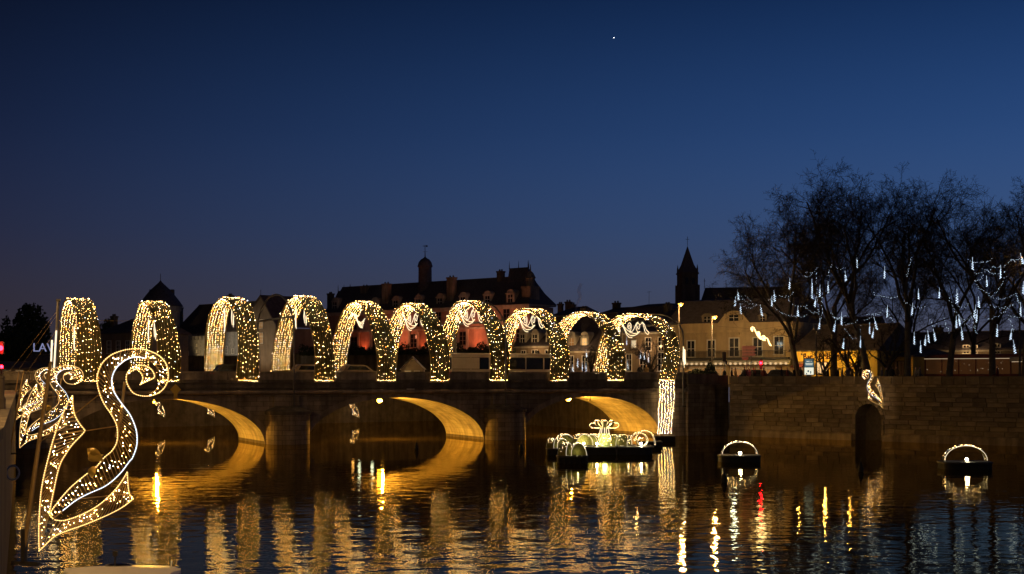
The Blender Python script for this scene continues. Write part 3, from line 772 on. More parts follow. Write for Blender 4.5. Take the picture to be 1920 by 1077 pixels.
sw = swan(1656, 766, 129.6, math.atan2(-.51, -.86), 3.5, 'glowing swan on the right quay wall above the arched opening', False, 2.0, 4)
for px, py, Y, lb, s in ((309, 783, 163, 'tiny swan light under the left bridge arch near its crown', 5), (402, 783, 168, 'tiny swan light under the left bridge arch, cut by the bright soffit', 6), (673, 784, 182, 'tiny swan light under the left side of the middle bridge arch', 7)):
    swan(px, py, Y, math.radians(180-20), 1.75, lb, False, 2.6, s)
# ------------------------------------------------------------------ floats on the river
def pontoon(t, c, sx, sy, h, rz=0, rows=0):
    def ring(e, k): return [(e*sx/2*math.copysign(abs(math.cos(2*PI*i/28))**.5, math.cos(2*PI*i/28)), e*sy/2*math.copysign(abs(math.sin(2*PI*i/28))**.5, math.sin(2*PI*i/28)), k) for i in range(28)]
    def prism_(lv):
        b = MB(); n = 28; vs = []
        for L in lv: vs += [(c[0]+math.cos(rz)*x-math.sin(rz)*y, c[1]+math.sin(rz)*x+math.cos(rz)*y, z) for x, y, z in L]
        b.add(vs, [(q*n+i, q*n+(i+1) % n, (q+1)*n+(i+1) % n, (q+1)*n+i) for q in range(len(lv)-1) for i in range(n)]+[tuple(reversed(range(n))), tuple((len(lv)-1)*n+i for i in range(n))]); return b
    prism_([ring(.95, -.3), ring(1, -.05), ring(1, h-.12), ring(.97, h-.1)]).build('hull', 'rubber', t)
    prism_([ring(1.03, h-.095), ring(1.04, h-.06), ring(1.03, h), ring(.99, h+.02)]).build('deck_rim', 'dark_metal', t)
    if rows:
        b = MB(); ca, sa = math.cos(rz), math.sin(rz); n = int(sx/.35)
        for i in range(n):
            x = -sx/2+sx*(i+.5)/n
            for s in (-1, 1): b.cbox((c[0]+ca*x-sa*s*(sy/2+.03), c[1]+sa*x+ca*s*(sy/2+.03), -.1), .07, .08, h+.02, rz)
        b.build('fender', 'rubber', t)
def band(b, path, wdir, w, m=0, thick=.03):
    for p, q in zip(path, path[1:]):
        b.quad(p-wdir*w/2, p+wdir*w/2, q+wdir*w/2, q-wdir*w/2, m)
        t = (q-p).normalized().cross(wdir)*thick
        b.quad(p-wdir*w/2+t, q-wdir*w/2+t, q+wdir*w/2+t, p+wdir*w/2+t, m)
def dome_float(px, pyw, wpx, label, seed):
    Y = HC*F/(pyw-HY); c = G(px, Y); s = wpx*Y/F
    t = thing('light_float', c, label, 'light float', 'floating arches of light')
    r = random.Random(seed); pontoon(t, c, s, s*.72, .46, .06)
    R_ = s*.43; hgt = s*.30
    path = [c+Vector((-R_*math.cos(PI*i/30), 0, .52+hgt*math.sin(PI*i/30))) for i in range(31)]
    b = MB(); band(b, path, Vector((0, 1, 0)), .55); b.build('arch_band', 'net', t)
    b = MB(); b.tube([p+Vector((0, -.28, .02)) for p in path], .016, 4, 0); b.tube([p+Vector((0, .28, .02)) for p in path], .013, 4, 0); b.build('rope_light', 'tube_white', t)
    b = MB()
    for p in resample(path, .075): b.octa(p+Vector((0, r.uniform(-.28, .28), r.uniform(.02, .10))), r.choice((.010, .013)), r.choice((0, 1, 1, 2)))
    b.build('bulb_string', ['bulb_warm', 'bulb_pale', 'ice'], t)
    b = MB(); b.cbox(c+Vector((0, -.4, .49)), .26, .2, .06); b.build('lamp_base', 'dark_metal', t)
    b = MB(); b.ball(c+Vector((0, -.4, .62)), .10); b.build('lamp', 'flood_white', t)
    light('float_light', c+Vector((0, -.75, .66)), 25, (1, .86, .55), t, .08)
dome_float(1386, 866, 76, 'smaller floating light arch with a bright lamp, nearer the bridge', 21)
dome_float(1809, 879, 92, 'larger floating light arch with a bright lamp at the far right', 22)

Y0 = 111.; fc = G(1139, Y0)
ft = thing('fountain_float', fc, 'large floating fountain of light with a glowing basin and curling bands', 'light fountain')
pontoon(ft, fc, 6.9, 4.6, .58, .0, rows=0)
r = random.Random(8)
bc = fc+Vector((-.25, 0, .6)); px_ = F/Y0
b = MB(); b.lathe(bc, [(.55, 0), (.56, .15), (.46, .5), (.42, .8), (.46, .95)], 18); b.build('basin', 'glow_green', ft)
b = MB()
for i in range(260):
    a = r.uniform(0, 2*PI); z = r.uniform(.02, .95); q = .60-.16*z
    b.octa(bc+Vector((q*math.cos(a), q*math.sin(a), z)), r.choice((.006, .008)), r.choice((0, 1, 1)))
b.build('basin_bulbs', ['bulb_warm', 'bulb_pale'], ft)
b = MB()
for x, y in ((-.38, -.2), (0, -.3), (.38, -.2), (.2, .3), (-.2, .3)): b.tube([bc+Vector((x, y, .9)), bc+Vector((x*.8, y*.8, 1.35))], .03, 5)
b.build('support_rods', 'tube_white', ft)
for i in range(8):                               # crown of eight looping petals
    a = PI*2*i/8; dv = Vector((math.cos(a), math.sin(a), 0)); wv = Vector((-math.sin(a), math.cos(a), 0))
    if i in (0, 4): lp = [(.12, 1.38), (.45, 1.36), (.85, 1.36), (1.08, 1.46), (1.14, 1.62), (1.0, 1.74), (.7, 1.74), (.42, 1.6), (.2, 1.42)]
    else: lp = [(.1, 1.32), (.3, 1.5), (.5, 1.75), (.68, 1.92), (.86, 1.94), (.92, 1.80), (.80, 1.64), (.55, 1.5), (.2, 1.4)]
    path = catmull([bc+dv*x+Vector((0, 0, z)) for x, z in lp], 3)
    b = MB(); band(b, path, wv, .30, 0, .015)
    for s in (-1, 1): b.tube([p+wv*.15*s for p in path], .010, 4, 1)
    for p in resample(path, .07):
        for _ in range(2): b.octa(p+wv*r.uniform(-.15, .15)+Vector((0, 0, .02)), .0075, r.choice((2, 3, 3)))
    b.build('petal_loop', ['net', 'rope_bead', 'bulb_warm', 'bulb_pale'], ft)
def volute(cx, cy, z, prof, yaw, w, name='volute'):
    dv = Vector((math.cos(yaw), math.sin(yaw), 0)); wv = Vector((-dv.y, dv.x, 0))
    path = catmull([fc+Vector((cx, cy, z))+dv*x+Vector((0, 0, h)) for x, h in prof], 4)
    b = MB(); band(b, path, wv, w, 0, .02)
    for s in (-1, 1): b.tube([p+wv*w/2*s for p in path], .013, 4, 1)
    for p in resample(path, .085):
        for _ in range(2):
            b.octa(p+wv*r.uniform(-w/2, w/2)+Vector((0, 0, r.uniform(.03, .06))), r.choice((.007, .009)), r.choice((2, 3, 3, 4)))
    b.build(name, ['moss', 'tube_white', 'bulb_warm', 'bulb_pale', 'ice'], ft)
    if len(prof) == 7:
        b = MB(); b.poly([p+wv*.04 for p in path]); b.poly([p-wv*.04 for p in reversed(path)]); b.build('side_panel', 'moss', ft); light('volute_light', fc+Vector((cx, cy, z+.35))-wv*(w*.36)*(1 if wv.y > 0 else -1), 7, (1, .9, .45), ft, .06)
ARCH = [(-.75, 0), (-.7, .4), (-.4, .78), (0, .9), (.4, .78), (.7, .42), (.75, .05)]
volute(-2.0, -.3, .6, ARCH, .5, .8); volute(-1.05, .4, .6, [(x*.9, z*.95) for x, z in ARCH], -.7, .75)
volute(.75, .3, .6, [(x*.8, z*.9) for x, z in ARCH], .8, .8); volute(1.35, -.4, .6, [(x*.75, z*.92) for x, z in ARCH], 1.15, .7)
volute(2.35, -.5, .6, [(-1.45, 0), (-1.1, .08), (-.75, .42), (-.4, .85), (.05, 1.0), (.5, .86), (.72, .48), (.6, .12), (.3, 0), (.0, .1), (-.1, .38), (.1, .6), (.32, .55)], .12, .62)
volute(3.0, .6, .6, [(-.9, .3), (-.5, .95), (0, 1.12), (.5, .9), (.75, .3), (.78, 0)], .05, .5)
volute(-3.35, .3, .55, ARCH, .35, .8)
for x, y, e in ((-1.9, -.9, 25), (2.55, -.75, 25), (-.9, -1.2, 8)):
    b = MB(); b.ball(fc+Vector((x, y, .80)), .085); b.build('lamp', 'flood_white', ft)
    light('fountain_light', fc+Vector((x, y-.25, .86)), e*3, (1, .86, .5), ft, .07)
light('fountain_glow', bc+Vector((0, -.75, .4)), 25, (.9, .95, .3), ft, .2)
b = MB(); b.cbox(fc+Vector((.55, -2.32, .25)), .16, .12, .4); b.tube([fc+Vector((.55, -2.34, .6)), fc+Vector((.55, -2.34, -.1))], .03, 5); b.build('mooring_post', 'dark_metal', ft)
for px, pyw, wpx, lb, kind in ((1073, 868, 58, 'small floating ring of light in front of the fountain float', 0), (1046, 853, 44, 'small light float behind the left end of the fountain', 0), (1218, 839, 46, 'dark square float at the right end of the fountain', 1), (1246, 828, 40, 'dark float holding the foot of the string curtain', 1)):
    Y = HC*F/(pyw-HY); c = G(px, Y); s = wpx*Y/F
    t = thing('small_float', c, lb, 'light float', 'floats round the fountain'); pontoon(t, c, s, s*.8, .50, .0, rows=1)
    if kind == 0:
        pts = [(-.42, 0), (-.40, .28), (-.24, .52), (0, .6), (.2, .5), (.36, .25), (.42, 0)]
        for o_, yw in ((-.22*s, 1.1), (.18*s, .25)):
            dv = Vector((math.cos(yw), math.sin(yw), 0)); wv = Vector((-dv.y, dv.x, 0))
            path = catmull([c+Vector((o_, 0, .52))+dv*x*s*.62+Vector((0, 0, z*s*.66)) for x, z in pts], 4)
            b = MB(); band(b, path, wv, .62, 0, .02)
            for q in (-1, 1): b.tube([p+wv*.31*q for p in path], .013, 4, 1)
            for p in resample(path, .085):
                for _ in range(2): b.octa(p+wv*r.uniform(-.3, .3)+Vector((0, 0, .04)), .008, r.choice((2, 3, 3, 4)))
            b.poly([p-wv*.05 for p in path]); b.poly([p+wv*.05 for p in reversed(path)]); light('band_light', c+Vector((o_, -.30, .75)), 3, (1, .9, .45), t, .05)
            b.build('light_band', ['moss', 'tube_white', 'bulb_warm', 'bulb_pale', 'ice'], t)
for px, py, lb in ((1614, 885, 'small dark spindle buoy left of the tall amber reflection'), (1358, 905, 'small dark buoy below the nearer floating light arch'), (781, 845, 'small dark buoy in the calm water under the middle arch'), (977, 846, 'thin dark mooring buoy beside the middle pier')):
    Y = HC*F/(py-HY); c = G(px, Y); h = .8
    t = thing('mooring_buoy', c, lb, 'buoy', 'mooring buoys')
    b = MB(); b.lathe(c, [(.05, -.2), (.16, 0), (.19, .16), (.12, .38), (.04, .62)], 10); b.build('body', 'rubber', t, smooth=True)
    b = MB(); b.tube([c+Vector((0, 0, .6)), c+Vector((0, 0, .85))], .025, 5); b.build('spike', 'dark_metal', t)

# ------------------------------------------------------------------ boat at the left foreground
Yb = 36.3; bc = G(243, Yb)
boat = thing('moored_boat', bc, 'white motor boat deck with a round hatch at the bottom left', 'boat')
bd = Vector((.995, .10, 0)); bn = Vector((-.10, .995, 0))
def bp(x, y, z): return bc+bd*x+bn*y+Vector((0, 0, z))
b = MB(); nX = 16; rows = []
for i in range(nX+1):
    x = -1.6+2.88*i/nX; q = max(0, (x-.2)/1.08); wd = 1.30*math.sqrt(max(.0, 1-min(1, q)**2.6))*math.sqrt(max(0, 1-min(1, max(0, -x-.2)/1.42)**2))+.02
    rows.append([bp(x, s*wd*f_, z) for s, f_, z in ((-1, .72, -.3), (-1, .95, .5), (-1, 1, .97))]+[bp(x, s*wd*f_, z) for s, f_, z in ((1, 1, .97), (1, .95, .5), (1, .72, -.3))])
for i in range(nX):
    for j in (0, 1, 3, 4): b.quad(rows[i][j], rows[i+1][j], rows[i+1][j+1], rows[i][j+1])
    b.quad(rows[i][5], rows[i+1][5], rows[i+1][0], rows[i][0])
b.build('hull', 'white_hull', boat, smooth=True)
b = MB(); dk = []
for i in range(nX+1):
    x = -1.6+2.88*i/nX; q = max(0, (x-.2)/1.08); wd = 1.30*math.sqrt(max(.0, 1-min(1, q)**2.6))*math.sqrt(max(0, 1-min(1, max(0, -x-.2)/1.42)**2))+.02; cr = .10*max(0, 1-((x+.6)/2.6)**2)+.03
    dk.append([bp(x, wd*s, (.975+(cr+.03)*(1-s*s))) for s in (-1, -.6, 0, .6, 1)])
for i in range(nX):
    for j in range(4): b.quad(dk[i][j], dk[i+1][j], dk[i+1][j+1], dk[i][j+1])
b.build('deck', 'white_hull', boat, smooth=True)
b = MB(); b.lathe(bp(-.36, .55, 1.06), [(.30, 0), (.31, .05), (.24, .09), (.05, .11)], 20, sy=.8); b.build('hatch', 'glass_dark', boat)
b = MB(); ring = [bp(-.36+.33*math.cos(2*PI*i/20), .55+.27*math.sin(2*PI*i/20), 1.11) for i in range(21)]; b.tube(ring, .022, 5); b.build('hatch_rim', 'grey_metal', boat)
b = MB(); b.tube([bp(-.42, .3, 1.03), bp(-.41, .3, 1.40)], .022, 6); b.cbox(bp(-.41, .3, 1.38), .11, .09, .13); b.build('lantern_post', 'dark_metal', boat)
b = MB(); b.tube([bp(1.00, .2, .98), bp(1.03, .2, 1.25)], .018, 5); b.build('stanchion', 'white_paint', boat)
b = MB(); b.cbox(bp(.16, .2, 1.04), .10, .06, .06); b.build('cleat', 'dark_metal', boat)

# ------------------------------------------------------------------ left bank things
c = G(20, 44.5, 0); ring_c = P(24, 887, 45)
t = thing('life_ring', ring_c, 'pale life ring hanging on the dark quay wall at the left edge', 'life ring')
b = MB(); b.tube([ring_c+Vector((.20*math.cos(2*PI*i/20), .02*math.sin(2*PI*i/20), .22*math.sin(2*PI*i/20))) for i in range(21)], .032, 6); b.build('ring', 'buoy_white', t, smooth=True)
b = MB(); b.box(ring_c+Vector((-.42, .05, -.16)), (.14, 0, 0), (0, .05, 0), (0, 0, .30)); b.build('bracket', 'buoy_white', t)
Ym = 112.; mb = G(107, Ym, 0)
t = thing('tall_mast', mb, 'tall leaning mast with rigging and white light bars beside the first hoop', 'mast')
b = MB(); b.tube([P(100, 800, Ym), P(104, 680, Ym), P(109, 566, Ym)], [.17, .15, .11], 8); b.build('pole', 'grey_metal', t)
b = MB(); b.cbox(P(109.5, 566, Ym), .30, .2, .2); b.build('mast_head', 'dark_metal', t)
for A, B_ in (((105.6, 620), (101.4, 690)), ((97.5, 638), (95.5, 690))):
    b = MB(); b.tube([P(*A, Ym-.25), P(*B_, Ym-.25)], .075, 6); b.build('light_bar', 'tube_white', t)
b = MB(); b.tube([P(97.4, 636, Ym-.2), P(95.0, 705, Ym-.2)], .05, 5); b.build('bar_stay', 'grey_metal', t)
b = MB()
for A, B_ in (((106, 585), (15, 700)), ((106, 592), (32, 698)), ((104, 622), (50, 700))): b.tube([P(*A, Ym), P(*B_, Ym+4)], .012, 3)
b.build('rigging', 'wire', t)
pb = G(-9, 92, LAND)
t = thing('traffic_light', pb, 'red traffic light at the far left edge over the quay', 'traffic light')
b = MB(); b.tube([pb, P(-9, 640, 92)], .07, 6); b.build('pole', 'dark_metal', t)
b = MB(); b.box(P(-3, 664, 92), (.30, 0, 0), (0, .25, 0), (0, 0, .8)); b.build('housing', 'dark_metal', t)
b = MB(); b.ball(P(1, 653, 91.85), .17); b.build('red_lamp', 'signal_red', t)
light('red_light', P(5, 653, 91.4), 60, (1, .02, .03), t, .1)
pb = G(3, 112, LAND)
t = thing('tail_lamp', P(3, 689, 100), 'small red lamp below the traffic light at the left edge', 'lamp')
b = MB(); b.ball(P(3, 688, 100), .12); b.build('red_lamp', 'signal_red', t)
b = MB(); b.tube([P(3, 690, 100), G(3, 100, LAND)], .05, 5); b.build('post', 'dark_metal', t)
cb = G(4, 48, LAND)
t = thing('quay_post', cb, 'thick dark post on the quay edge at the left border', 'post')
b = MB(); b.lathe(G(1.5, 47, LAND), [(.16, 0), (.16, .35), (.12, .45), (.12, 1.02), (.15, 1.06), (.1, 1.12)], 10); b.build('shaft', 'stone', t)
# ------------------------------------------------------------------ buildings
def window(fr, u, z0, w, h, par, lit='glass_dark', frame='white_paint', mull=(2, 3), v=0., name='window', fw=.09):
    b = MB(); b.fbox(fr, u-w/2, u+w/2, v-.03, v+.02, z0, z0+h); o = b.build(name, lit, par)
    b = MB()
    for a, e in ((-w/2-fw, -w/2), (w/2, w/2+fw)): b.fbox(fr, u+a, u+e, v-.10, v+.02, z0-.05, z0+h+fw)
    b.fbox(fr, u-w/2-fw-.05, u+w/2+fw+.05, v-.16, v+.02, z0-.14, z0-.052); b.fbox(fr, u-w/2+.003, u+w/2-.003, v-.10, v+.02, z0+h, z0+h+fw)
    for i in range(1, mull[0]): x = u-w/2+w*i/mull[0]; b.fbox(fr, x-.04, x+.04, v-.06, v-.032, z0, z0+h)
    for i in range(1, mull[1]): z = z0+h*i/mull[1]; b.fbox(fr, u-w/2, u+w/2, v-.055, v-.031, z-.03, z+.03)
    b.build('frame', frame, o); return o
def wpx(fr, px, y0, y1, wpx_, par, lit='glass_dark', **k):
    u = fr.u(px); Yw = fr.p(u, 0).y
    z0, z1 = fr.z(y1, u), fr.z(y0, u); return window(fr, u, z0, wpx_*Yw/F/fr.d.x, z1-z0, par, lit, **k)
def chimney(fr, px, v, ztop, zbot, w, par, matname='stone_dark', d=.7):
    u = fr.u(px, v); b = MB(); b.fbox(fr, u-w/2, u+w/2, v-d/2, v+d/2, zbot, ztop-.25); b.fbox(fr, u-w/2-.08, u+w/2+.08, v-d/2-.08, v+d/2+.08, ztop-.247, ztop)
    for s in (-.25, .25): b.fbox(fr, u+s*w-.1, u+s*w+.1, v-.1, v+.1, ztop, ztop+.3)
    return b.build('chimney', matname, par)
def gable_roof(fr, u0, u1, depth, ze, zr, par, matname='slate', over=.35, hip=(0, 0)):
    b = MB(); m = depth/2
    a = [fr.p(u0-over, -over, ze), fr.p(u1+over, -over, ze), fr.p(u1+over, depth+over, ze), fr.p(u0-over, depth+over, ze)]
    r_ = [fr.p(u0+hip[0], m, zr), fr.p(u1-hip[1], m, zr)]
    b.quad(a[0], a[1], r_[1], r_[0]); b.quad(a[2], a[3], r_[0], r_[1]); b.poly((a[1], a[2], r_[1])); b.poly((a[3], a[0], r_[0]))
    b.quad(*[p-Vector((0, 0, .12)) for p in a]); 
    for i in range(4): b.quad(a[i], a[(i+1) % 4], a[(i+1) % 4]-Vector((0, 0, .12)), a[i]-Vector((0, 0, .12)))
    b.tube([r_[0], r_[1]], .10, 4)
    return b.build('roof', matname, par)
def dormer(fr, px, v, z0, w, h, par, wall='stone_pale', roof='slate', lit='glass_dark', round_=True, depth=2.2):
    u = fr.u(px, v); b = MB()
    prof = [(u-w/2, z0), (u+w/2, z0), (u+w/2, z0+h*.72)]
    if round_: prof += [(u+w/2*math.cos(PI*i/8), z0+h*.72+h*.28*math.sin(PI*i/8)) for i in range(1, 8)]
    else: prof += [(u, z0+h)]
    prof += [(u-w/2, z0+h*.72)]
    b.prism(fr, prof, v, v+depth); b.fbox(fr, u-w/2-.12, u+w/2+.12, v-.14, v+.2, z0+h*.70, z0+h*.76)
    o = b.build('dormer', wall, par)
    b = MB(); b.fbox(fr, u-w*.26, u+w*.26, v-.03, v+.02, z0+h*.14, z0+h*.64); p_ = b.build('window_pane', lit, o)
    b = MB(); b.fbox(fr, u-.03, u+.03, v-.06, v-.032, z0+h*.14, z0+h*.64); b.fbox(fr, u-w*.26, u+w*.26, v-.058, v-.033, z0+h*.4, z0+h*.43)
    b.build('window_bars', 'white_paint', o); return o

# far left: dark bank buildings and trees
fr = fr_px(-60, 150, 104, 158)
t = thing('riverside_building', fr.p(0, 0, LAND), 'low dark riverside building under the blue letters at far left', 'building')
b = MB(); b.fbox(fr, 0, fr.L, 0, 7, LAND, 6.9); b.build('wall', 'render_brown', t); gable_roof(fr, 0, fr.L, 7, 6.9, 7.6, t, 'slate_brown')
window(fr, fr.u(36), 5.7, .8, .9, t, 'win_warm'); window(fr, fr.u(12), 5.7, .8, .9, t); window(fr, fr.u(70), 5.7, .8, .9, t)
fr = fr_px(50, 190, 125, 190)
t = thing('illuminated_sign', fr.p(0, 0, 9), 'blue outlined letters LAVAL standing on a dark roof at far left', 'sign')
text_mesh('letters', 'LAVAL', 1.62, .05, 'neon_blue', t, P(61, 659.5, 189), (1, 0, 0), (0, 0, 1))
b = MB(); b.tube([P(58, 662, 189.2), P(122, 662, 189.2)], .05, 4)
for px in (60, 80, 100, 120): b.tube([P(px, 662, 189.2), P(px, 690, 189.2)], .05, 4)
b.build('rail', 'dark_metal', t)
fr = fr_px(40, 191, 128, 191)
t = thing('sign_building', fr.p(0, 0, LAND), 'dark warehouse carrying the blue letters at far left', 'building')
b = MB(); b.fbox(fr, 0, fr.L, 0, 8, LAND, 7.3); b.build('wall', 'stone_dark', t); gable_roof(fr, 0, fr.L, 8, 7.3, 9.0, t, 'slate_brown')
fr = fr_px(186, 205, 262, 200)
t = thing('dark_house', fr.p(0, 0, LAND), 'dark house block between the first two garland hoops', 'house')
b = MB(); b.fbox(fr, 0, fr.L, 0, 9, LAND, 12.2); b.build('wall', 'render_brown', t); gable_roof(fr, 0, fr.L, 9, 12.2, 14.3, t, 'slate_brown', hip=(1.5, 0))
for px in (205, 222, 240): wpx(fr, px, 640, 662, 8, t)
chimney(fr, 214, 4.5, 14.9, 12.5, .8, t)

# round tower of the castle
tc_ = G(301, 252); rt = 3.35
t = thing('round_tower', (tc_.x, tc_.y, LAND), 'round castle tower with a dark conical roof behind the second hoop', 'tower')
b = MB(); b.lathe((tc_.x, tc_.y, 0), [(rt*1.06, LAND), (rt, 8), (rt, 17.4), (rt*1.08, 17.6), (rt*1.08, 18.5)], 24); b.build('wall', 'stone_pale', t)
b = MB(); b.lathe((tc_.x, tc_.y, 0), [(rt*1.18, 18.4), (rt*1.0, 19.3), (rt*.55, 21.2), (.35, 22.6), (.05, 23.0), (.04, 24.2)], 24); b.build('roof', 'slate', t)
for dx in (-1.6, 1.9):
    b = MB(); b.cbox((tc_.x+dx, tc_.y+.4, 18.6), .8, .8, 2.8); b.build('chimney', 'stone_dark', t)
for z in (9, 13.2):
    b = MB(); b.box((tc_.x-.9, tc_.y-rt-.03, z), (.5, 0, 0), (0, .15, 0), (0, 0, 1.3)); b.build('window', 'glass_dark', t)
light('tower_flood', (tc_.x-1.5, tc_.y-12, 7), 1300, (1, .66, .26), t, .3, 'SPOT', (tc_.x, tc_.y, 11), 60)

# castle with long roof
fr = fr_px(328, 256, 452, 241)
t = thing('castle', fr.p(0, 0, LAND), 'old stone castle with a long dark roof behind the third hoop', 'castle')
b = MB(); b.fbox(fr, 0, fr.L, 0, 10, LAND, 13.7); b.build('wall', 'stone_grey', t)
gable_roof(fr, 0, fr.L, 10, 13.7, 19.0, t, 'slate_brown')
chimney(fr, 432, 5, 20.4, 16, 1.1, t); chimney(fr, 338, 4, 18.7, 13.5, .9, t, 'stone')
for a in ((419, 627, 642, 5), (424, 650, 662, 5), (437, 655, 662, 4), (353, 630, 648, 4)): wpx(fr, *a, t)
u0, u1 = fr.u(346, -3), fr.u(395, -3)
b = MB(); b.fbox(fr, u0, u1, -3, -.02, LAND, 12.3)
x = u0
while x < u1-.3: b.fbox(fr, x, min(x+.75, u1), -3, -2.5, 12.303, 12.95); x += 1.15
tw_ = b.build('battlement_tower', 'stone_grey', t)
for px, y0, y1, w in ((352, 659, 672, 7), (369, 646, 649, 2), (369, 657, 661, 2), (372, 665, 672, 4)):
    u = fr.u(px, -3); window(fr, u, fr.z(y1, u, -3), w*.09, (y1-y0)*.09, tw_, v=-3, mull=(2, 2))
b = MB(); b.fbox(fr, -.6, u0-.05, -2.2, -.03, LAND, 13.3)
x = -.6
while x < u0-.4: b.fbox(fr, x, min(x+.5, u0-.05), -2.35, -2.2, 12.6, 13.1); x += .9
b.build('machicolated_wall', 'stone_pale', t)
for px, e, col in ((372, 900, (1, .9, .72)), (428, 700, (1, .92, .78)), (338, 700, (1, .68, .3)), (440, 300, (1, .72, .35))):
    u = fr.u(px, -8); light('castle_flood', fr.p(u, -9, 9.6), e, col, t, .2, 'SPOT', fr.p(u+.3, -1, 12.2), 80)
fr = fr_px(456, 238, 517, 232)
t = thing('gabled_house', fr.p(0, 0, LAND), 'tall brown gabled house behind the fourth hoop', 'house')
ua = fr.u(489); b = MB()
b.prism(fr, [(0, LAND), (fr.L, LAND), (fr.L, fr.z(612, fr.L)), (ua, fr.z(558, ua)), (0, fr.z(604, 0))], 0, .6); b.build('gable_wall', 'render_brown', t)
b = MB()
A = [(0-.3, fr.z(605, 0)), (ua, fr.z(556, ua)), (fr.L+.3, fr.z(613.5, fr.L))]
for (ax, az), (bx_, bz) in zip(A, A[1:]):
    b.add([fr.p(ax, -.15, az), fr.p(bx_, -.15, bz), fr.p(bx_, 9, bz), fr.p(ax, 9, az), fr.p(ax, -.15, az+.25), fr.p(bx_, -.15, bz+.25), fr.p(bx_, 9, bz+.25), fr.p(ax, 9, az+.25)],
          [(0, 3, 2, 1), (4, 5, 6, 7), (0, 1, 5, 4), (1, 2, 6, 5), (2, 3, 7, 6), (3, 0, 4, 7)])
b.build('roof', 'slate_brown', t)
b = MB(); b.tube([fr.p(ua, 0, A[1][1]), fr.p(ua, 0, A[1][1]+1.1)], .05, 4); b.build('finial', 'dark_metal', t)
for px, y0, y1 in ((490, 600, 615), (490, 625, 643)): wpx(fr, px, y0, y1, 8, t, 'win_dim', mull=(2, 3))
b = MB(); b.fbox(fr, .05, fr.L-.05, .602, 9, LAND, fr.z(614, fr.L)-.1); b.build('body', 'render_brown', t)
light('gable_lamp', fr.p(fr.u(480), -6, 8), 350, (1, .6, .25), t, .2)

# terrace in front of the mansion
fr = fr_px(520, 236, 968, 214)
t = thing('terrace_wall', fr.p(0, 0, LAND), 'long dark terrace wall below the red lit mansion', 'wall')
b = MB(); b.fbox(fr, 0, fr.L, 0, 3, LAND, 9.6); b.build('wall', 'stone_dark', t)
b = MB()
x = 0; rh = random.Random(4)
while x < fr.L:
    w = rh.uniform(1.2, 2.4); b.fbox(fr, x, min(x+w, fr.L), .3, 2.4, 9.604, 9.6+rh.uniform(.15, .5)); x += w
b.build('capping_stones', 'stone_dark', t)
fr = fr_px(322, 228, 450, 224)
t = thing('rampart_wall', fr.p(0, 0, LAND), 'dark rampart wall at the foot of the castle', 'wall')
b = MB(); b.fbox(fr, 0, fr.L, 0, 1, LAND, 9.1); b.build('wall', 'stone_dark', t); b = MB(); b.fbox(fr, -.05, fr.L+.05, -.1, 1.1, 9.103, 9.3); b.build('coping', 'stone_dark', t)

# the long mansion
fr = fr_px(612, 264, 993, 231); EA = 17.75
t = thing('mansion', fr.p(0, 0, LAND), 'long dark roofed mansion with a domed cupola and red lit facade', 'mansion')
DP = 6
b = MB(); b.fbox(fr, 0, fr.L, 0, DP, LAND, EA-.4); b.build('wall', 'render_red', t)
b = MB(); b.fbox(fr, -.3, fr.L+.3, -.55, 0-.003, EA-.65, EA-.3); b.fbox(fr, -.4, fr.L+.4, -.7, DP+.3, EA-.297, EA); b.build('eaves_cornice', 'stone_pale', t)
b = MB(); b.fbox(fr, -.1, fr.L+.1, -.4, -.003, 13.95, 14.3); b.build('string_course', 'stone_pale', t)
ul, ur = fr.u(662, 3), fr.u(952, 3)
gable_roof(fr, ul-3, ur+2, DP, EA+.003, 22.6, t, 'slate')
def pavilion(u0, u1, t0, t1, zt, px_):
    b = MB(); lv = []
    for q, s in ((0, 0.), (.30, .42), (.62, .74), (1., 1.)):
        z = EA+.006+(zt-EA)*q
        lv.append([fr.p(u0-.5+(t0-u0+.5)*s, -.6+(3.6)*s, z), fr.p(u1+.5+(t1-u1-.5)*s, -.6+3.6*s, z), fr.p(u1+.5+(t1-u1-.5)*s, DP+.4-3.2*s, z), fr.p(u0-.5+(t0-u0+.5)*s, DP+.4-3.2*s, z)])
    for A, B_ in zip(lv, lv[1:]):
        for i in range(4): b.quad(A[i], A[(i+1) % 4], B_[(i+1) % 4], B_[i])
    b.quad(*lv[-1]); o = b.build('pavilion_roof', 'slate', t)
    b = MB()
    for p in (lv[-1][0], lv[-1][1], lv[-1][2], (lv[-1][0]+lv[-1][1])/2): b.tube([p-Vector((0, 0, .1)), p+Vector((0, 0, .5)), p+Vector((0, 0, 1.25))], [.10, .08, .02], 4)
    b.tube([lv[-1][0], lv[-1][1]], .08, 4); b.build('finials', 'dark_metal', o)
pavilion(0, fr.u(664), fr.u(634, 3), fr.u(656, 3), 21.9, 0)
pavilion(fr.u(949), fr.L, fr.u(955, 3), fr.u(990, 3), 24.0, 0)
for px, v, ztop, w, mt in ((620, 3, 21.6, .9, 'stone_dark'), (671, 4, 21.9, 1., 'stone_dark'), (685, 2.5, 22.5, 1.6, 'stone'), (725, 1.0, 22.6, 1.5, 'stone'), (847, 1.0, 23.0, 1.5, 'stone'), (939, 3, 23.7, 1.0, 'stone_dark')):
    chimney(fr, px, v, ztop, EA-.1, w, t, mt, 1.0)
for px, z, h in ((628, 18.2, 2.6), (703, 18.0, 2.4), (742, 18.0, 2.5), (784, 18.0, 2.5), (825, 18.0, 2.5), (868, 18.0, 2.5), (914, 18.0, 2.5), (957, 18.0, 2.5)):
    dormer(fr, px, .2 if px != 957 else -.3, z-.2, 1.75, h, t, 'stone_pale', depth=2.2)
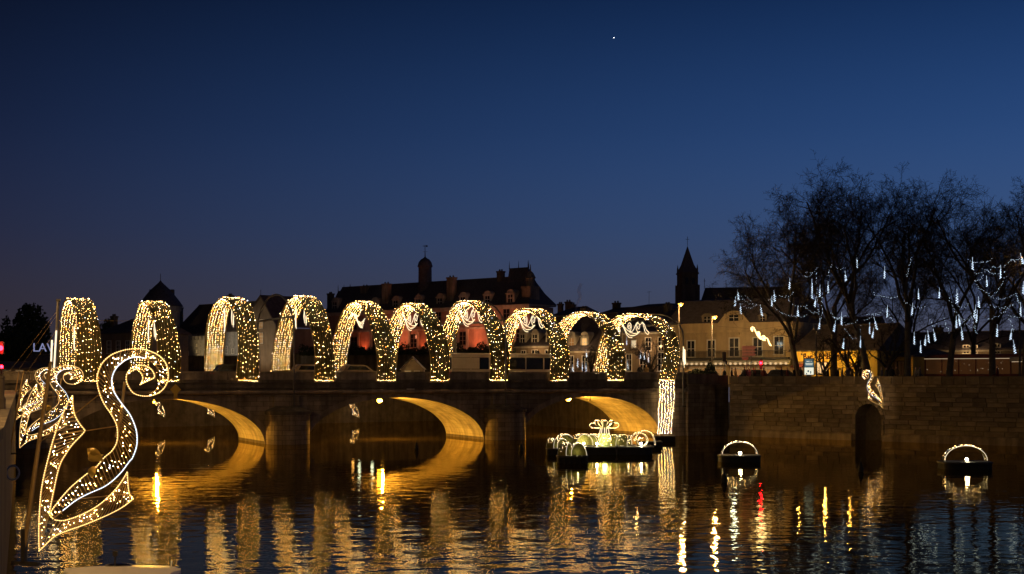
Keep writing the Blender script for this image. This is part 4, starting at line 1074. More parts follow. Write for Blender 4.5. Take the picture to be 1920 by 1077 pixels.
uq = fr.u(999, 2.0); b = MB(); b.fbox(fr, uq-.95, uq+.95, .3, 2.6, EA, 20.4); b.fbox(fr, uq-1.05, uq+1.05, .2, 2.7, 20.403, 20.7); b.lathe(fr.p(uq, 1.4, 0), [(.75, 20.7), (.75, 22.0), (.9, 22.1), (.5, 22.9), (.12, 23.3), (.05, 24.3)], 10); b.build('lantern_dormer', 'stone', t)
cq = fr.u(797, 3.0); cc = fr.p(cq, 3.0, 0)
b = MB(); b.lathe(cc, [(1.32, 19.5), (1.32, 22.0), (1.20, 22.1), (1.16, 25.2), (1.32, 25.3), (1.32, 25.6)], 16); o = b.build('cupola', 'slate', t)
b = MB(); b.lathe(cc, [(1.28, 25.58), (1.16, 26.1), (.8, 26.6), (.3, 26.9), (.10, 27.1), (.06, 27.9)], 16); b.build('dome', 'slate', o)
b = MB(); b.tube([cc+Vector((0, 0, 27.5)), cc+Vector((0, 0, 29.2))], .05, 5); b.tube([cc+Vector((-.4, 0, 28.0)), cc+Vector((.4, 0, 28.0))], .035, 4); b.tube([cc+Vector((0, -.4, 28.0)), cc+Vector((0, .4, 28.0))], .035, 4)
b.box(cc+Vector((-.42, -.02, 28.95)), (.85, 0, 0), (0, .04, 0), (0, 0, .10)); b.box(cc+Vector((.2, -.02, 28.85)), (.24, 0, 0), (0, .04, 0), (0, 0, .30)); b.build('weather_vane', 'dark_metal', o)
b = MB(); b.lathe(cc+fr.n*-1.30+Vector((0, 0, 20.2)), [(.4, -.4), (.5, 0), (.4, .4)], 12, sy=.25); b.build('clock_face', 'stone_pale', o)
for px in (664, 702, 742, 782, 822, 862, 905, 950, 980): wpx(fr, px, fr.u(px)*0+593-(px-664)*.045, 618-(px-664)*.045, 11, t, mull=(2, 3), frame='stone')
bays = [645, 664, 705, 742, 782, 822, 880, 925, 970]
for px in (664, 705, 736, 776, 812, 868, 925, 975): wpx(fr, px, 633-(px-664)*.05, 657-(px-664)*.05, 12, t, mull=(2, 3), frame='stone')
for px in (656, 673, 696, 714, 727, 746, 768, 785, 803, 821, 859, 877, 916, 934, 966, 981):
    u = fr.u(px); b = MB(); b.fbox(fr, u-.22, u+.22, -.22, -.003, LAND, 13.6); b.fbox(fr, u-.32, u+.32, -.30, -.003, 13.603, 13.947); b.build('pilaster', 'stone_pale', t)
for px, e in ((684, 260), (756, 110), (795, 230), (840, 110), (895, 220), (903, 60), (952, 110), (648, 70)):
    u = fr.u(px); b = MB(); b.fbox(fr, u-.25, u+.25, -1.0, -.7, 10.1, 10.35); b.build('floodlight', 'dark_metal', t)
    light('red_flood', fr.p(u, -.85, 10.5), e, (1, .16, .05), t, .15, 'SPOT', fr.p(u, -.02, 14.5), 120, .9)
light('cornice_glow', fr.p(fr.u(760), -3.2, 13.0), 420, (1, .27, .12), t, .5); light('cornice_glow', fr.p(fr.u(900), -3.2, 13.2), 460, (1, .29, .13), t, .5); light('cornice_glow', fr.p(fr.u(970), -4, 13.5), 420, (1, .33, .16), t, .5)

# houses between the mansion and the church
def row_house(name, label, pl, Yl, pr, Yr, ye, yr, wallm, roofm, wins, chims=(), depth=9, hip=(0, 0), cat='house', dorm=(), z0=LAND):
    fr = fr_px(pl, Yl, pr, Yr); ze = fr.z(ye, fr.L/2); zr = fr.z(yr, fr.L/2, depth/2)
    t = thing(name, fr.p(0, 0, z0), label, cat)
    b = MB(); b.fbox(fr, 0, fr.L, 0, depth, z0, ze); b.build('wall', wallm, t)
    b = MB(); b.fbox(fr, -.1, fr.L+.1, -.22, -.003, ze-.35, ze-.13); b.build('cornice', 'stone_pale', t)
    gable_roof(fr, 0, fr.L, depth, ze+.01, zr, t, roofm, hip=hip)
    for w in wins: wpx(fr, *w[:4], t, w[4] if len(w) > 4 else 'glass_dark', mull=w[5] if len(w) > 5 else (2, 3))
    for px, yt, w in chims: u = fr.u(px, depth/2); chimney(fr, px, depth/2, fr.z(yt, u, depth/2), ze, w, t)
    for px, y0, y1, w, lit in dorm:
        u = fr.u(px, .3); dormer(fr, px, .3, fr.z(y1, u, .3), w, fr.z(y0, u, .3)-fr.z(y1, u, .3), t, 'stone_pale', lit=lit, depth=2.5)
    lz = z0+4.6; m_ = fr.L*.55; b = MB(); b.fbox(fr, m_-.12, m_+.12, -.5, -.003, lz, lz+.3); b.build('added_lantern', 'dark_metal', t); light('added_lantern_light', fr.p(m_, -2.2, lz+.4), 260, (1, .60, .26), t, .15)  # lantern and light added to each house to lift its dark facade
    return t, fr
row_house('annexe_house', 'brown annexe house at the right end of the mansion, with pale dormers', 965, 214, 1048, 208, 648, 603, 'render_brown', 'slate', [(982, 658, 690, 8), (1003, 657, 690, 10), (1028, 657, 690, 10)], [(1020, 598, .8)], dorm=[(1003, 617, 648, 1.5, 'glass_dark'), (1030, 618, 648, 1.5, 'glass_dark'), (980, 617, 648, 1.4, 'glass_dark')])
row_house('tall_house', 'dark tall house with a flat top behind the eighth hoop', 1042, 222, 1082, 220, 590, 576, 'render_brown', 'slate', [], [(1066, 566, .9), (1051, 570, .7), (1074, 571, .7)], hip=(.5, .5))
row_house('mansard_house', 'house with two warm lit dormer windows under the ninth hoop', 1052, 196, 1122, 192, 657, 588, 'render_brown', 'slate', [(1071, 668, 700, 9), (1097, 668, 700, 9)], [(1096, 578, .9)], dorm=[(1072, 622, 657, 1.35, 'win_dim'), (1096, 622, 657, 1.35, 'win_warm')])
row_house('dark_roof_house', 'dark roofed house with a single chimney left of the church', 1112, 225, 1172, 220, 592, 577, 'render_brown', 'slate', [(1128, 600, 608, 5), (1146, 600, 608, 5)], [(1156, 568, 1.2)], hip=(.5, .3))
t, fr = row_house('corner_house', 'large brown corner house with one lit window inside the last hoop', 1160, 188, 1266, 180, 622, 580, 'render_brown', 'slate', [(1189, 639, 652, 7, 'win_white', (4, 1)), (1216, 634, 657, 9), (1240, 633, 657, 9), (1180, 665, 695, 8), (1206, 662, 695, 10), (1240, 662, 695, 10)], [(1252, 571, .9)], depth=14, hip=(3, 3))
b = MB(); lv = []
for q, s in ((0, 0), (.75, .35), (1, .8)):
    z = fr.z(583, fr.L/2, 10)+(fr.z(560, fr.L/2, 12)-fr.z(583, fr.L/2, 10))*q; lv.append([fr.p(fr.u(1150, 14)+6*s, 14+3*s, z), fr.p(fr.u(1262, 14)-4*s, 14+3*s, z), fr.p(fr.u(1262, 14)-4*s, 26-3*s, z), fr.p(fr.u(1150, 14)+6*s, 26-3*s, z)])
lv = [[Vector((p.x, p.y, LAND)) for p in lv[0]]]+lv
for A, B_ in zip(lv, lv[1:]):
    for i in range(4): b.quad(A[i], A[(i+1) % 4], B_[(i+1) % 4], B_[i])
b.quad(*lv[-1]); o = b.build('rear_mansard', 'slate', t)
b = MB(); u = fr.u(1217, 18); zt_ = fr.z(563, u, 18); b.tube([fr.p(u, 18, zt_-.6), fr.p(u, 18, zt_+1.3)], .03, 4); b.tube([fr.p(u-.5, 18, zt_+1.2), fr.p(u+.5, 18, zt_+1.2)], .02, 4); b.build('aerial', 'dark_metal', o)
light('corner_lamp', fr.p(fr.u(1205), -6, 8.5), 300, (1, .62, .28), t, .3)
# smoke from the chimney of the tall house
# church
ch = G(1289, 232); cw = 3.2*.5*1.08
t = thing('church', (ch.x, ch.y, LAND), 'dark church with a pointed spire and long roof above the lit corner building', 'church')
zt = HC-(515-HY)*232/F; zp = HC-(461-HY)*232/F
cr = math.radians(12)
b = MB(); b.cbox((ch.x, ch.y, LAND), 3.15, 3.15, HC-(535-HY)*232/F-LAND, cr); b.cbox((ch.x, ch.y, HC-(535-HY)*232/F), 2.7, 2.7, zt-(HC-(535-HY)*232/F), cr); b.cbox((ch.x, ch.y, zt+.003), 2.95, 2.95, .25, cr); o = b.build('bell_tower', 'stone_dark', t)
b = MB(); ca, sa = math.cos(cr), math.sin(cr)
def cp(x, y, z): return (ch.x+ca*x-sa*y, ch.y+sa*x+ca*y, z)
base = [cp(x, y, zt+.29) for x, y in ((-1.38, -1.38), (1.38, -1.38), (1.38, 1.38), (-1.38, 1.38))]
midq = [cp(x*.60, y*.60, zt+1.6) for x, y in ((-1.38, -1.38), (1.38, -1.38), (1.38, 1.38), (-1.38, 1.38))]
apex = cp(0, 0, zp)
for i in range(4): b.quad(base[i], base[(i+1) % 4], midq[(i+1) % 4], midq[i]); b.poly((midq[i], midq[(i+1) % 4], apex))
b.build('spire', 'slate', o)
b = MB()
for x, y in ((-1.25, -1.25), (1.25, -1.25), (1.25, 1.25), (-1.25, 1.25)):
    b.tube([cp(x, y, zt+.2), cp(x, y, zt+.9), cp(x, y, zt+1.6)], [.17, .14, .02], 6)
b.build('pinnacles', 'slate', o)
b = MB(); b.tube([apex, (apex[0], apex[1], zp+1.5)], .045, 4); b.tube([(apex[0]-.3, apex[1], zp+1.05), (apex[0]+.3, apex[1], zp+1.05)], .04, 4); b.build('cross', 'dark_metal', o)
b = MB()
for x in (-.55, .55): b.box(cp(x-.28, -1.38, zt-2.0), (.5*ca, .5*sa, 0), (0, .05, 0), (0, 0, 1.4))
b.build('belfry_opening', 'glass_dark', o)
fr = fr_px(1304, 230, 1500, 226)
b = MB(); b.fbox(fr, 0, fr.L, 0, 12, LAND, 14.5); b.build('nave_wall', 'stone_dark', t); gable_roof(fr, 0, fr.L, 12, 14.5, 20.6, t, 'slate', hip=(.9, 0))
b = MB(); b.tube([fr.p(.8, 6, 20.5), fr.p(.8, 6, 22.2)], .05, 4); b.tube([fr.p(.6, 6, 21.8), fr.p(1.0, 6, 21.8)], .04, 4); b.build('nave_cross', 'dark_metal', t)
dormer(fr, 1323, 1., 15.2, 1.0, 1.6, t, 'stone_dark', depth=2)

# lit corner building with the shop front
fr = fr_px(1246, 170, 1486, 161)
t = thing('corner_building', fr.p(0, 0, LAND), 'cream two storey corner building with tall windows and a bulb lit shop awning', 'building')
zc = fr.z(611, fr.L*.6); b = MB(); b.fbox(fr, 0, fr.L, 0, 11, LAND, zc-.5); b.build('wall', 'render_cream', t)
b = MB(); b.fbox(fr, -.2, fr.L+.2, -.35, -.003, zc-.75, zc-.5); b.fbox(fr, -.1, fr.L+.1, -.2, 11.1, zc-.497, zc+.35); b.build('cornice', 'render_cream', t)
b = MB(); lo = [fr.p(0, .1, zc+.353), fr.p(fr.L, .1, zc+.353), fr.p(fr.L, 11, zc+.353), fr.p(0, 11, zc+.353)]; hi = [fr.p(1, 3, zc+3.2), fr.p(fr.L-1, 3, zc+3.2), fr.p(fr.L-1, 8, zc+3.6), fr.p(1, 8, zc+3.6)]
for i in range(4): b.quad(lo[i], lo[(i+1) % 4], hi[(i+1) % 4], hi[i])
b.quad(*hi); b.build('roof', 'slate', t)
dormer(fr, 1376, -.1, zc+.36, 2.2, fr.z(583, fr.u(1376))-zc-.36, t, 'render_cream', depth=3)
b = MB(); u = fr.u(1376); 
for s in (-1, 1): b = MB(); b.prism(fr, [(u+s*1.12, zc+.36), (u+s*2.0, zc+.36), (u+s*1.12, zc+1.35)], -.08, .3); b.build('dormer_scroll', 'render_cream', t)
dormer(fr, 1430, .3, zc+.36, 1.0, 1.05, t, 'stone', depth=2); dormer(fr, 1326, .3, zc+.36, 1.4, 1.2, t, 'stone', depth=2)
for px, y0, y1, w in ((1296, 640, 669, 12), (1334, 639, 669, 12), (1377, 635, 668, 15), (1421, 634, 667, 14), (1461, 632, 664, 15)): wpx(fr, px, y0, y1, w, t, mull=(2, 2), fw=.13)
for px, y in ((1296, 628), (1334, 628), (1377, 624), (1421, 624), (1461, 622)):
    u = fr.u(px); z = fr.z(y, u); b = MB(); b.prism(fr, [(u-.7, z-.25)]+[(u-.65*math.cos(PI*i/8), z-.1+.38*math.sin(PI*i/8)) for i in range(9)]+[(u+.7, z-.25)], -.16, -.003); b.build('window_hood', 'render_cream', t)
b = MB(); zb = fr.z(671, fr.L/2)
b.fbox(fr, .3, fr.L-.3, -.9, -.003, zb-.2, zb); 
x = .4
while x < fr.L-.4: b.fbox(fr, x, x+.035, -.88, -.84, zb, zb+.75); x += .16
b.fbox(fr, .3, fr.L-.3, -.90, -.82, zb+.75, zb+.81); b.build('balcony', 'dark_metal', t)
za = fr.z(682, fr.L/2); b = MB(); b.lprism(fr, [(-.003, za+.55), (-1.0, za), (-1.0, za-.12), (-.003, za-.12)], .2, fr.L-.1); aw = b.build('awning', 'white_paint', t)
x = .4
while x < fr.L-.3: b = MB(); b.fbox(fr, x-.12, x+.12, -1.12, -1.005, za-.16, za+.10); b.build('awning_bulb', 'shop', aw); x += .62
for a, e in ((.5, 2.6), (3.2, 6.0), (6.7, 8.0), (8.6, 11.4), (11.9, 14.2)):
    if e > fr.L: break
    b = MB(); b.fbox(fr, a, e, -.05, -.003, LAND+.5, za-.35); o = b.build('shop_window', 'win_dim', t)
    b = MB()
    for x in (a, (a+e)/2, e-.08): b.fbox(fr, x, x+.08, -.12, -.052, LAND+.3, za-.3)
    b.fbox(fr, a, e, -.13, -.053, za-.62, za-.5); b.build('frame', 'white_paint', o)
for x in (2.9, 6.35, 8.3, 11.65): b = MB(); b.fbox(fr, x-.16, x+.16, -.22, -.003, LAND, za-.13); b.build('shop_pilaster', 'render_cream', t)
CB = fr
# yellow bar
fr = fr_px(1486, 160, 1645, 152)
t = thing('bar_building', fr.p(0, 0, LAND), 'yellow bar and brasserie with brown lettering behind the tree trunks', 'bar')
zt_ = fr.z(657, fr.L/2); b = MB(); b.fbox(fr, .05, fr.L, 0, 9, LAND, zt_); b.build('wall', 'render_yellow', t)
b = MB(); b.fbox(fr, .0, fr.L+.1, -.25, -.003, zt_-.28, zt_); b.fbox(fr, .05, fr.L, -.10, -.004, zt_-1.15, zt_-1.08); b.build('cornice', 'render_yellow', t)
gable_roof(fr, .05, fr.L, 9, zt_+.01, zt_+2.9, t, 'slate_brown')
u = fr.u(1506); text_mesh('lettering', 'Bar - Brasserie', .92, .03, 'letter_brown', t, fr.p(u, -.05, zt_-.98), fr.d, (0, 0, 1), .012)
for px, w in ((1500, 14), (1541, 16)):
    wpx(fr, px, 680, 700, w, t, 'win_dim' if px < 1520 else 'shop', frame='letter_brown', mull=(2, 1))
wpx(fr, 1617, 668, 700, 10, t, frame='stone_dark')
b = MB(); u = fr.u(1500); b.lprism(fr, [(-.003, zt_-1.4), (-.8, zt_-1.8), (-.8, zt_-1.9), (-.003, zt_-1.9)], fr.u(1490), fr.u(1512)); b.build('awning', 'coat_red', t)
for px in (1512, 1560, 1605):  # lamps added under the eaves to brighten the yellow wall
    u = fr.u(px); b = MB(); b.tube([fr.p(u, -.003, zt_-.35), fr.p(u, -.7, zt_-.2), fr.p(u, -.9, zt_-.35)], .03, 5); o = b.build('added_wall_lamp', 'dark_metal', t)
    b = MB(); b.lathe(fr.p(u, -.9, zt_-.5), [(.12, 0), (.05, .16)], 8); b.build('shade', 'dark_metal', o); light('added_wall_light', fr.p(u, -1.3, zt_-.75), 160, (1, .58, .12), t, .1)
fr = fr_px(1646, 156, 1712, 152)
t = thing('garage_building', fr.p(0, 0, LAND), 'low ochre building with panelled doors right of the leaning trunk', 'building')
b = MB(); b.fbox(fr, 0, fr.L, 0, 7, LAND, fr.z(668, 1)); b.build('wall', 'render_yellow', t); gable_roof(fr, 0, fr.L, 7, fr.z(668, 1)+.01, fr.z(655, 1), t, 'slate_brown')
for px in (1665, 1677, 1690): wpx(fr, px, 678, 704, 9, t, 'render_cream', mull=(2, 1), frame='stone_dark', name='door')
# dark houses behind the trees
row_house('rear_house', 'dark house behind the tree lights right of the church', 1500, 200, 1640, 195, 640, 596, 'render_brown', 'slate', [(1530, 648, 660, 6), (1580, 648, 660, 6)], [(1560, 588, 1.)])
row_house('rear_house', 'long dark house behind the trees above the parked coach', 1690, 190, 1935, 178, 655, 622, 'render_brown', 'slate', [(1812, 648, 662, 8), (1827, 648, 662, 8), (1870, 646, 662, 8)], [(1760, 614, 1.)])
def quay_y(px): return 16000/(111.5+(px-1368)*19.5/552.)       # depth of the right quay edge in that direction
# ------------------------------------------------------------------ bare plane trees
def grow_tree(seed, H, limbs, spread, lean, trunk_h, r0=.36, dense=1.):
    r = random.Random(seed); tr = MB(); cr = MB()
    def rv(s): return Vector((r.gauss(0, s), r.gauss(0, s), r.gauss(0, s)))
    def branch(b, p, d, L, rad, lvl, n):
        k = (5, 6, 5, 4, 3, 3)[lvl]; pts = [p.copy()]; q = p.copy(); dd = d.normalized()
        for i in range(k):
            dd = (dd+rv(.10+.045*lvl)+Vector((0, 0, .06 if lvl < 3 else -.01))).normalized(); q = q+dd*(L/k); pts.append(q.copy())
        rs = [max(.0105, rad*(1-.66*i/k)) for i in range(k+1)]
        b.tube(pts, rs, (7, 6, 5, 4, 3, 3)[lvl]); return pts, rs, dd
    def sub(p, d, L, rad, lvl):
        pts, rs, dd = branch(cr, p, d, L, rad, lvl, 0)
        if lvl >= 5: return
        n = (0, 8, 8, 6, 5, 0)[lvl]; n = max(2, int(n*dense+r.random()))
        for i in range(n):
            t = (.34 if lvl == 1 else .2)+(.66 if lvl == 1 else .8)*(i+r.random())/n; x = t*(len(pts)-1); j = min(int(x), len(pts)-2); q = pts[j].lerp(pts[j+1], x-j)
            ax = (pts[j+1]-pts[j]).normalized(); side = ax.orthogonal().normalized(); side.rotate(__import__('mathutils').Quaternion(ax, r.uniform(0, 2*PI)))
            a = math.radians(r.uniform(28, 62)); nd = ax*math.cos(a)+side*math.sin(a)
            if lvl <= 2: nd.z += .12
            sub(q, nd, L*r.uniform(.38, .62)*(1.12-.35*t), max(.0105, rs[j]*r.uniform(.42, .62)), lvl+1)
    top_ = Vector((lean[0], lean[1], trunk_h))
    pts = [Vector((0, 0, -.1)), Vector((lean[0]*.1, 0, trunk_h*.15)), Vector((lean[0]*.42, lean[1]*.4, trunk_h*.5)), top_]
    pts = catmull(pts, 4); k = len(pts)
    tr.tube(pts, [r0*1.45 if i == 0 else r0*(1.12-.40*i/k) for i in range(k)], 10)
    for i in range(limbs):
        a = 2*PI*(i+r.uniform(-.3, .3))/limbs; ti = math.radians(r.uniform(.35, 1.)*spread)
        d = Vector((math.cos(a)*math.sin(ti)+lean[0]*.05, math.sin(a)*math.sin(ti), math.cos(ti)))
        p0 = pts[-1-min(3, int(r.random()*4))]
        sub(p0, d, (H-trunk_h)*r.uniform(.64, .80), r0*.62*r.uniform(.75, 1.), 1)
    # a few low limbs
    for i in range(1):
        a = r.uniform(0, 2*PI); d = Vector((math.cos(a), math.sin(a), .6)); sub(pts[int(k*.72)], d, (H-trunk_h)*.42, r0*.3, 2)
    return tr, cr
TM = []
for i, (H, limbs, spread, lean, th) in enumerate(((21., 5, 50, (-1.1, .3), 7.2), (23.5, 5, 42, (.5, .2), 8.6), (23.0, 5, 44, (-2.3, .0), 9.0), (22.5, 5, 46, (.3, -.3), 8.8), (21.5, 5, 46, (1.0, .2), 8.2))):
    tr, cr = grow_tree(40+i, H, limbs, spread, lean, th)
    a = tr.build('trunk', 'bark'); b = cr.build('crown', 'twig'); TM.append((a.data, b.data)); bpy.data.objects.remove(a); bpy.data.objects.remove(b)
def tree(kind, px, Y, s, rz, label, grp='bare plane trees on the right quay'):
    t = thing('plane_tree', G(px, Y, LAND), label, 'tree', grp); t.rotation_euler = (0, 0, rz); t.scale = (s, s, s)
    for nm, me in zip(('trunk', 'crown'), TM[kind]):
        o = bpy.data.objects.new(nm, me); C.objects.link(o); o.parent = t
    return t
for a in ((0, 1497, 148, .93, 0, 'bare plane tree left of the group, before the bar with brown lettering'),
          (1, 1563, 147, .97, .8, 'bare plane tree second from the left, straight trunk before the yellow wall'),
          (2, 1632, 141, .98, 0, 'bare plane tree with the leaning trunk above the quay wall swan'),
          (3, 1702, 140, .94, 2.1, 'bare plane tree with the thickest trunk, left of the parked coach'),
          (4, 1778, 139, .92, 0, 'bare plane tree rising before the middle of the parked coach'),
          (1, 1861, 136, .88, 3.9, 'tallest bare plane tree near the right border'),
          (3, 1921, 133, .86, .6, 'bare plane tree cut by the right border'),
          (0, 1530, 172, .90, 2.6, 'further bare plane tree in the gap behind the left quay trees'),
          (4, 1715, 172, .84, 1.9, 'further bare plane tree behind the left end of the coach'),
          (1, 1822, 165, .86, 5.0, 'further bare plane tree behind the middle of the coach'),
          (4, 1440, 178, .74, 3.0, 'smaller far bare tree above the corner building roof')): tree(*a)
# pollarded small trees and shrubs
PT = []
for i in range(2):
    tr, cr = grow_tree(70+i, 6.8, 6, 55, (.1, .1), 2.3, .24, .55); a = tr.build('trunk', 'bark'); b = cr.build('crown', 'twig'); PT.append((a.data, b.data)); bpy.data.objects.remove(a); bpy.data.objects.remove(b)
for i, (px, Y, s, lb) in enumerate(((1545, 146, .8, 'small forked bare tree beside the bar window'), (1592, 144, 1., 'small pollarded tree with wide forks before the yellow wall'), (1606, 147, .8, 'slim pollarded tree left of the leaning trunk'), (1664, 142, 1.05, 'wide branched small tree right of the leaning trunk'),
        (1140, 172, .85, 'small bare street tree between the ninth and last hoops'), (1222, 168, .9, 'small bare street tree inside the last hoop'), (1108, 176, .8, 'small bare street tree between the eighth and ninth hoops'))):
    t = thing('pollard_tree', G(px, Y, LAND), lb, 'tree', 'small pollarded trees'); t.rotation_euler = (0, 0, i*1.7); t.scale = (s,)*3
    for nm, me in zip(('trunk', 'crown'), PT[i % 2]):
        o = bpy.data.objects.new(nm, me); C.objects.link(o); o.parent = t
def leaf_clump(name, c, rx, rz_, n, label, cat, seed, matname='hedge', cone=False, sz=.16):
    r = random.Random(seed); b = MB(); t = thing(name, c, label, cat)
    for _ in range(n):
        while True:
            x, y, z = r.uniform(-1, 1), r.uniform(-1, 1), r.uniform(0, 1)
            if (math.hypot(x, y) < (1-z if cone else math.sqrt(max(0, 1-(2*z-1)**2))*.9+.12)): break
        p = Vector(c)+Vector((x*rx, y*rx, z*rz_)); d1 = Vector((r.gauss(0, 1), r.gauss(0, 1), r.gauss(0, 1))).normalized()*sz*r.uniform(.6, 1.5); d2 = d1.orthogonal().normalized()*sz*r.uniform(.4, .9)
        b.quad(p-d1-d2*.4, p+d2, p+d1-d2*.3, p-d2)
    b.build('foliage', matname, t); b = MB(); b.tube([Vector(c), Vector(c)+Vector((0, 0, rz_*.7))], [.12, .04], 5); b.build('stem', 'bark', t); return t
leaf_clump('shrub', G(1331, 146, 5.4), 1.2, 2.4, 900, 'dark bushy conifer by the right end of the bridge', 'shrub', 1, cone=True)
leaf_clump('shrub', G(1307, 147, 5.4), .9, 1.3, 500, 'low dark shrub beside the bushy conifer at the bridge end', 'shrub', 2)
leaf_clump('tree', G(58, 235, LAND), 3.2, 13.2, 2600, 'round dark tree on the far left skyline', 'tree', 3, sz=.35)
leaf_clump('tree', G(12, 235, LAND), 3.4, 12.4, 2200, 'pointed dark tree at the far left edge', 'tree', 4, cone=True, sz=.35)
leaf_clump('tree', G(205, 230, LAND), 2.6, 10.4, 1600, 'dark tree clump between the first two hoops', 'tree', 5, sz=.32)
leaf_clump('tree', G(30, 215, LAND), 5.5, 8.2, 2600, 'broad dark tree mass behind the blue letters', 'tree', 6, sz=.32)
hl = Fr(G(560, 232), G(960, 211)); rr_ = random.Random(9); b = MB()
for _ in range(5200):
    u = rr_.uniform(0, hl.L); z = 9.5+rr_.random()**1.6*(1.1+.5*math.sin(u*1.3)+.3*math.sin(u*3.1)); p = hl.p(u, rr_.uniform(0, 1.2), z); d1 = Vector((rr_.gauss(0, 1), rr_.gauss(0, 1), rr_.gauss(0, 1))).normalized()*.2; d2 = d1.orthogonal().normalized()*.14
    b.quad(p-d1, p+d2, p+d1, p-d2)
tag(b.build('hedge', 'hedge', loc=hl.p(0, 0, 9.5)), 'uneven dark hedge on top of the terrace wall below the mansion', 'hedge')

# ------------------------------------------------------------------ lights hung in the trees
def zp(x, y): return 1340+x/2.564, 300+y/2.564
GL = [((110, 640), (205, 698), 18), ((205, 698), (292, 650), 14), ((128, 690), (192, 704), 16), ((150, 650), (205, 700), 10), ((292, 650), (382, 640), 14), ((290, 715), (400, 752), 12), ((400, 752), (445, 742), 8), ((440, 712), (500, 730), 12), ((352, 668), (452, 700), 22),
      ((486, 545), (505, 790), 6), ((520, 640), (512, 765), 8), ((430, 560), (470, 540), 12), ((440, 540), (495, 520), 14), ((560, 740), (602, 762), 10), ((575, 760), (640, 745), 8), ((628, 812), (694, 850), 26), ((600, 770), (690, 765), 26), ((718, 770), (822, 716), 8), ((822, 716), (868, 776), 14), ((735, 740), (790, 730), 10),
      ((912, 680), (1022, 704), 16), ((1128, 668), (1172, 745), 8), ((1172, 745), (1242, 750), 22), ((1160, 688), (1222, 690), 20), ((1178, 760), (1255, 800), 16), ((1312, 762), (1430, 700), 14), ((1330, 698), (1442, 692), 16), ((1222, 482), (1335, 478), 14), ((1250, 545), (1342, 512), 12), ((1342, 512), (1425, 482), 16), ((1425, 482), (1472, 470), 8),
      ((1258, 602), (1330, 640), 8), ((1322, 652), (1450, 642), 18), ((1450, 642), (1470, 690), 8), ((1100, 760), (1132, 830), 8), ((1035, 762), (1062, 790), 20), ((590, 520), (642, 508), 8), ((922, 560), (946, 470), 6), ((1415, 752), (1440, 832), 6), ((1420, 750), (1487, 752), 6), ((762, 642), (880, 655), 14), ((1232, 742), (1262, 842), 4), ((545, 560), (560, 500), 6), ((700, 800), (698, 890), 4), ((1345, 640), (1400, 560), 10), ((1250, 580), (1300, 540), 14), ((1290, 520), (1400, 540), 18)]
nearest = lambda px: min(((1497, 'first'), (1563, 'second'), (1632, 'leaning third'), (1702, 'thick fourth'), (1778, 'fifth'), (1861, 'tallest sixth'), (1921, 'bordering seventh')), key=lambda q: abs(q[0]-px))[1]
seen = {}
def uniq(s):
    seen[s] = seen.get(s, 0)+1; return s
ordw = ['', 'next ', 'further ', 'another ', 'one more ', 'still another ', 'yet another ', 'last ']
rg = random.Random(17); FL = []; SL = []
for A, B_, sag in GL:
    (ax, ay), (bx_, by) = zp(*A), zp(*B_); Ya = quay_y((ax+bx_)/2)+rg.uniform(2, 8); Yb = Ya+rg.uniform(-1.5, 1.5)
    pa, pb = P(ax, ay, Ya), P(bx_, by, Yb); sg = sag/2.564*136/F
    pts = [pa.lerp(pb, i/24)-Vector((0, 0, 4*sg*(i/24)*(1-i/24))) for i in range(25)]
    key = 'fairy light string in the %s plane tree, %s' % (nearest((ax+bx_)/2), 'above its fork' if ay < 540 else 'at roof height' if ay < 585 else 'low over the quay')
    uniq(key)
    b = MB(); b.tube(pts, .008, 3); 
    for p in resample(pts, .19):
        b.octa(p+Vector((rg.uniform(-.07, .07), rg.uniform(-.07, .07), rg.uniform(-.09, .09))), rg.choice((.014, .018, .022)), 1)
    o = b.build('fairy_light_string', ['wire_dark', 'ice'], loc=pa)
    FL.append((key, (ax+bx_)/2, o))
SPL = [(113, 660), (98, 690), (125, 725), (288, 665), (275, 690), (225, 732), (360, 605), (400, 738), (468, 612), (468, 650), (482, 692), (505, 640), (545, 622), (503, 800), (610, 775), (575, 810), (630, 568), (685, 500), (817, 552), (618, 893), (775, 797), (745, 820), (760, 842), (830, 738), (950, 728), (980, 655), (960, 868), (990, 910), (1012, 878), (1028, 860), (1058, 852), (1080, 650), (1165, 665), (1162, 790), (1178, 780), (1190, 845), (1240, 510), (1270, 695), (1250, 740), (1260, 762), (1308, 593), (1375, 550), (1358, 832), (1424, 850), (1442, 910), (1470, 728), (1480, 487), (1483, 625), (700, 885)]
sm = []
for i in range(3):
    b = MB(); n = 40; H = (.85, .7, .95)[i]; pts = [Vector(((.09+.04*q/n)*math.cos(q*2*PI*3.5/n+i), .8*(.075+.03*q/n)*math.sin(q*2*PI*3.5/n+i), H*(.5-q/n))) for q in range(n+1)]
    b.tube(pts, .014, 4); b.tube([Vector((0, 0, H*.5)), Vector((0, 0, H*.5+.5))], .006, 3); o = b.build('s', 'ice'); sm.append(o.data); bpy.data.objects.remove(o)
pos = [zp(x, y)+(quay_y(zp(x, y)[0])+rg.uniform(1.5, 8), ) for x, y in SPL]+[(1074, 693, 168), (1083, 683, 168), (1092, 690, 170), (1100, 666, 170), (1099, 692, 168), (1129, 687, 168), (1175, 643, 170), (1177, 687, 166), (1201, 668, 168), (1208, 671, 168), (1216, 674, 168)]
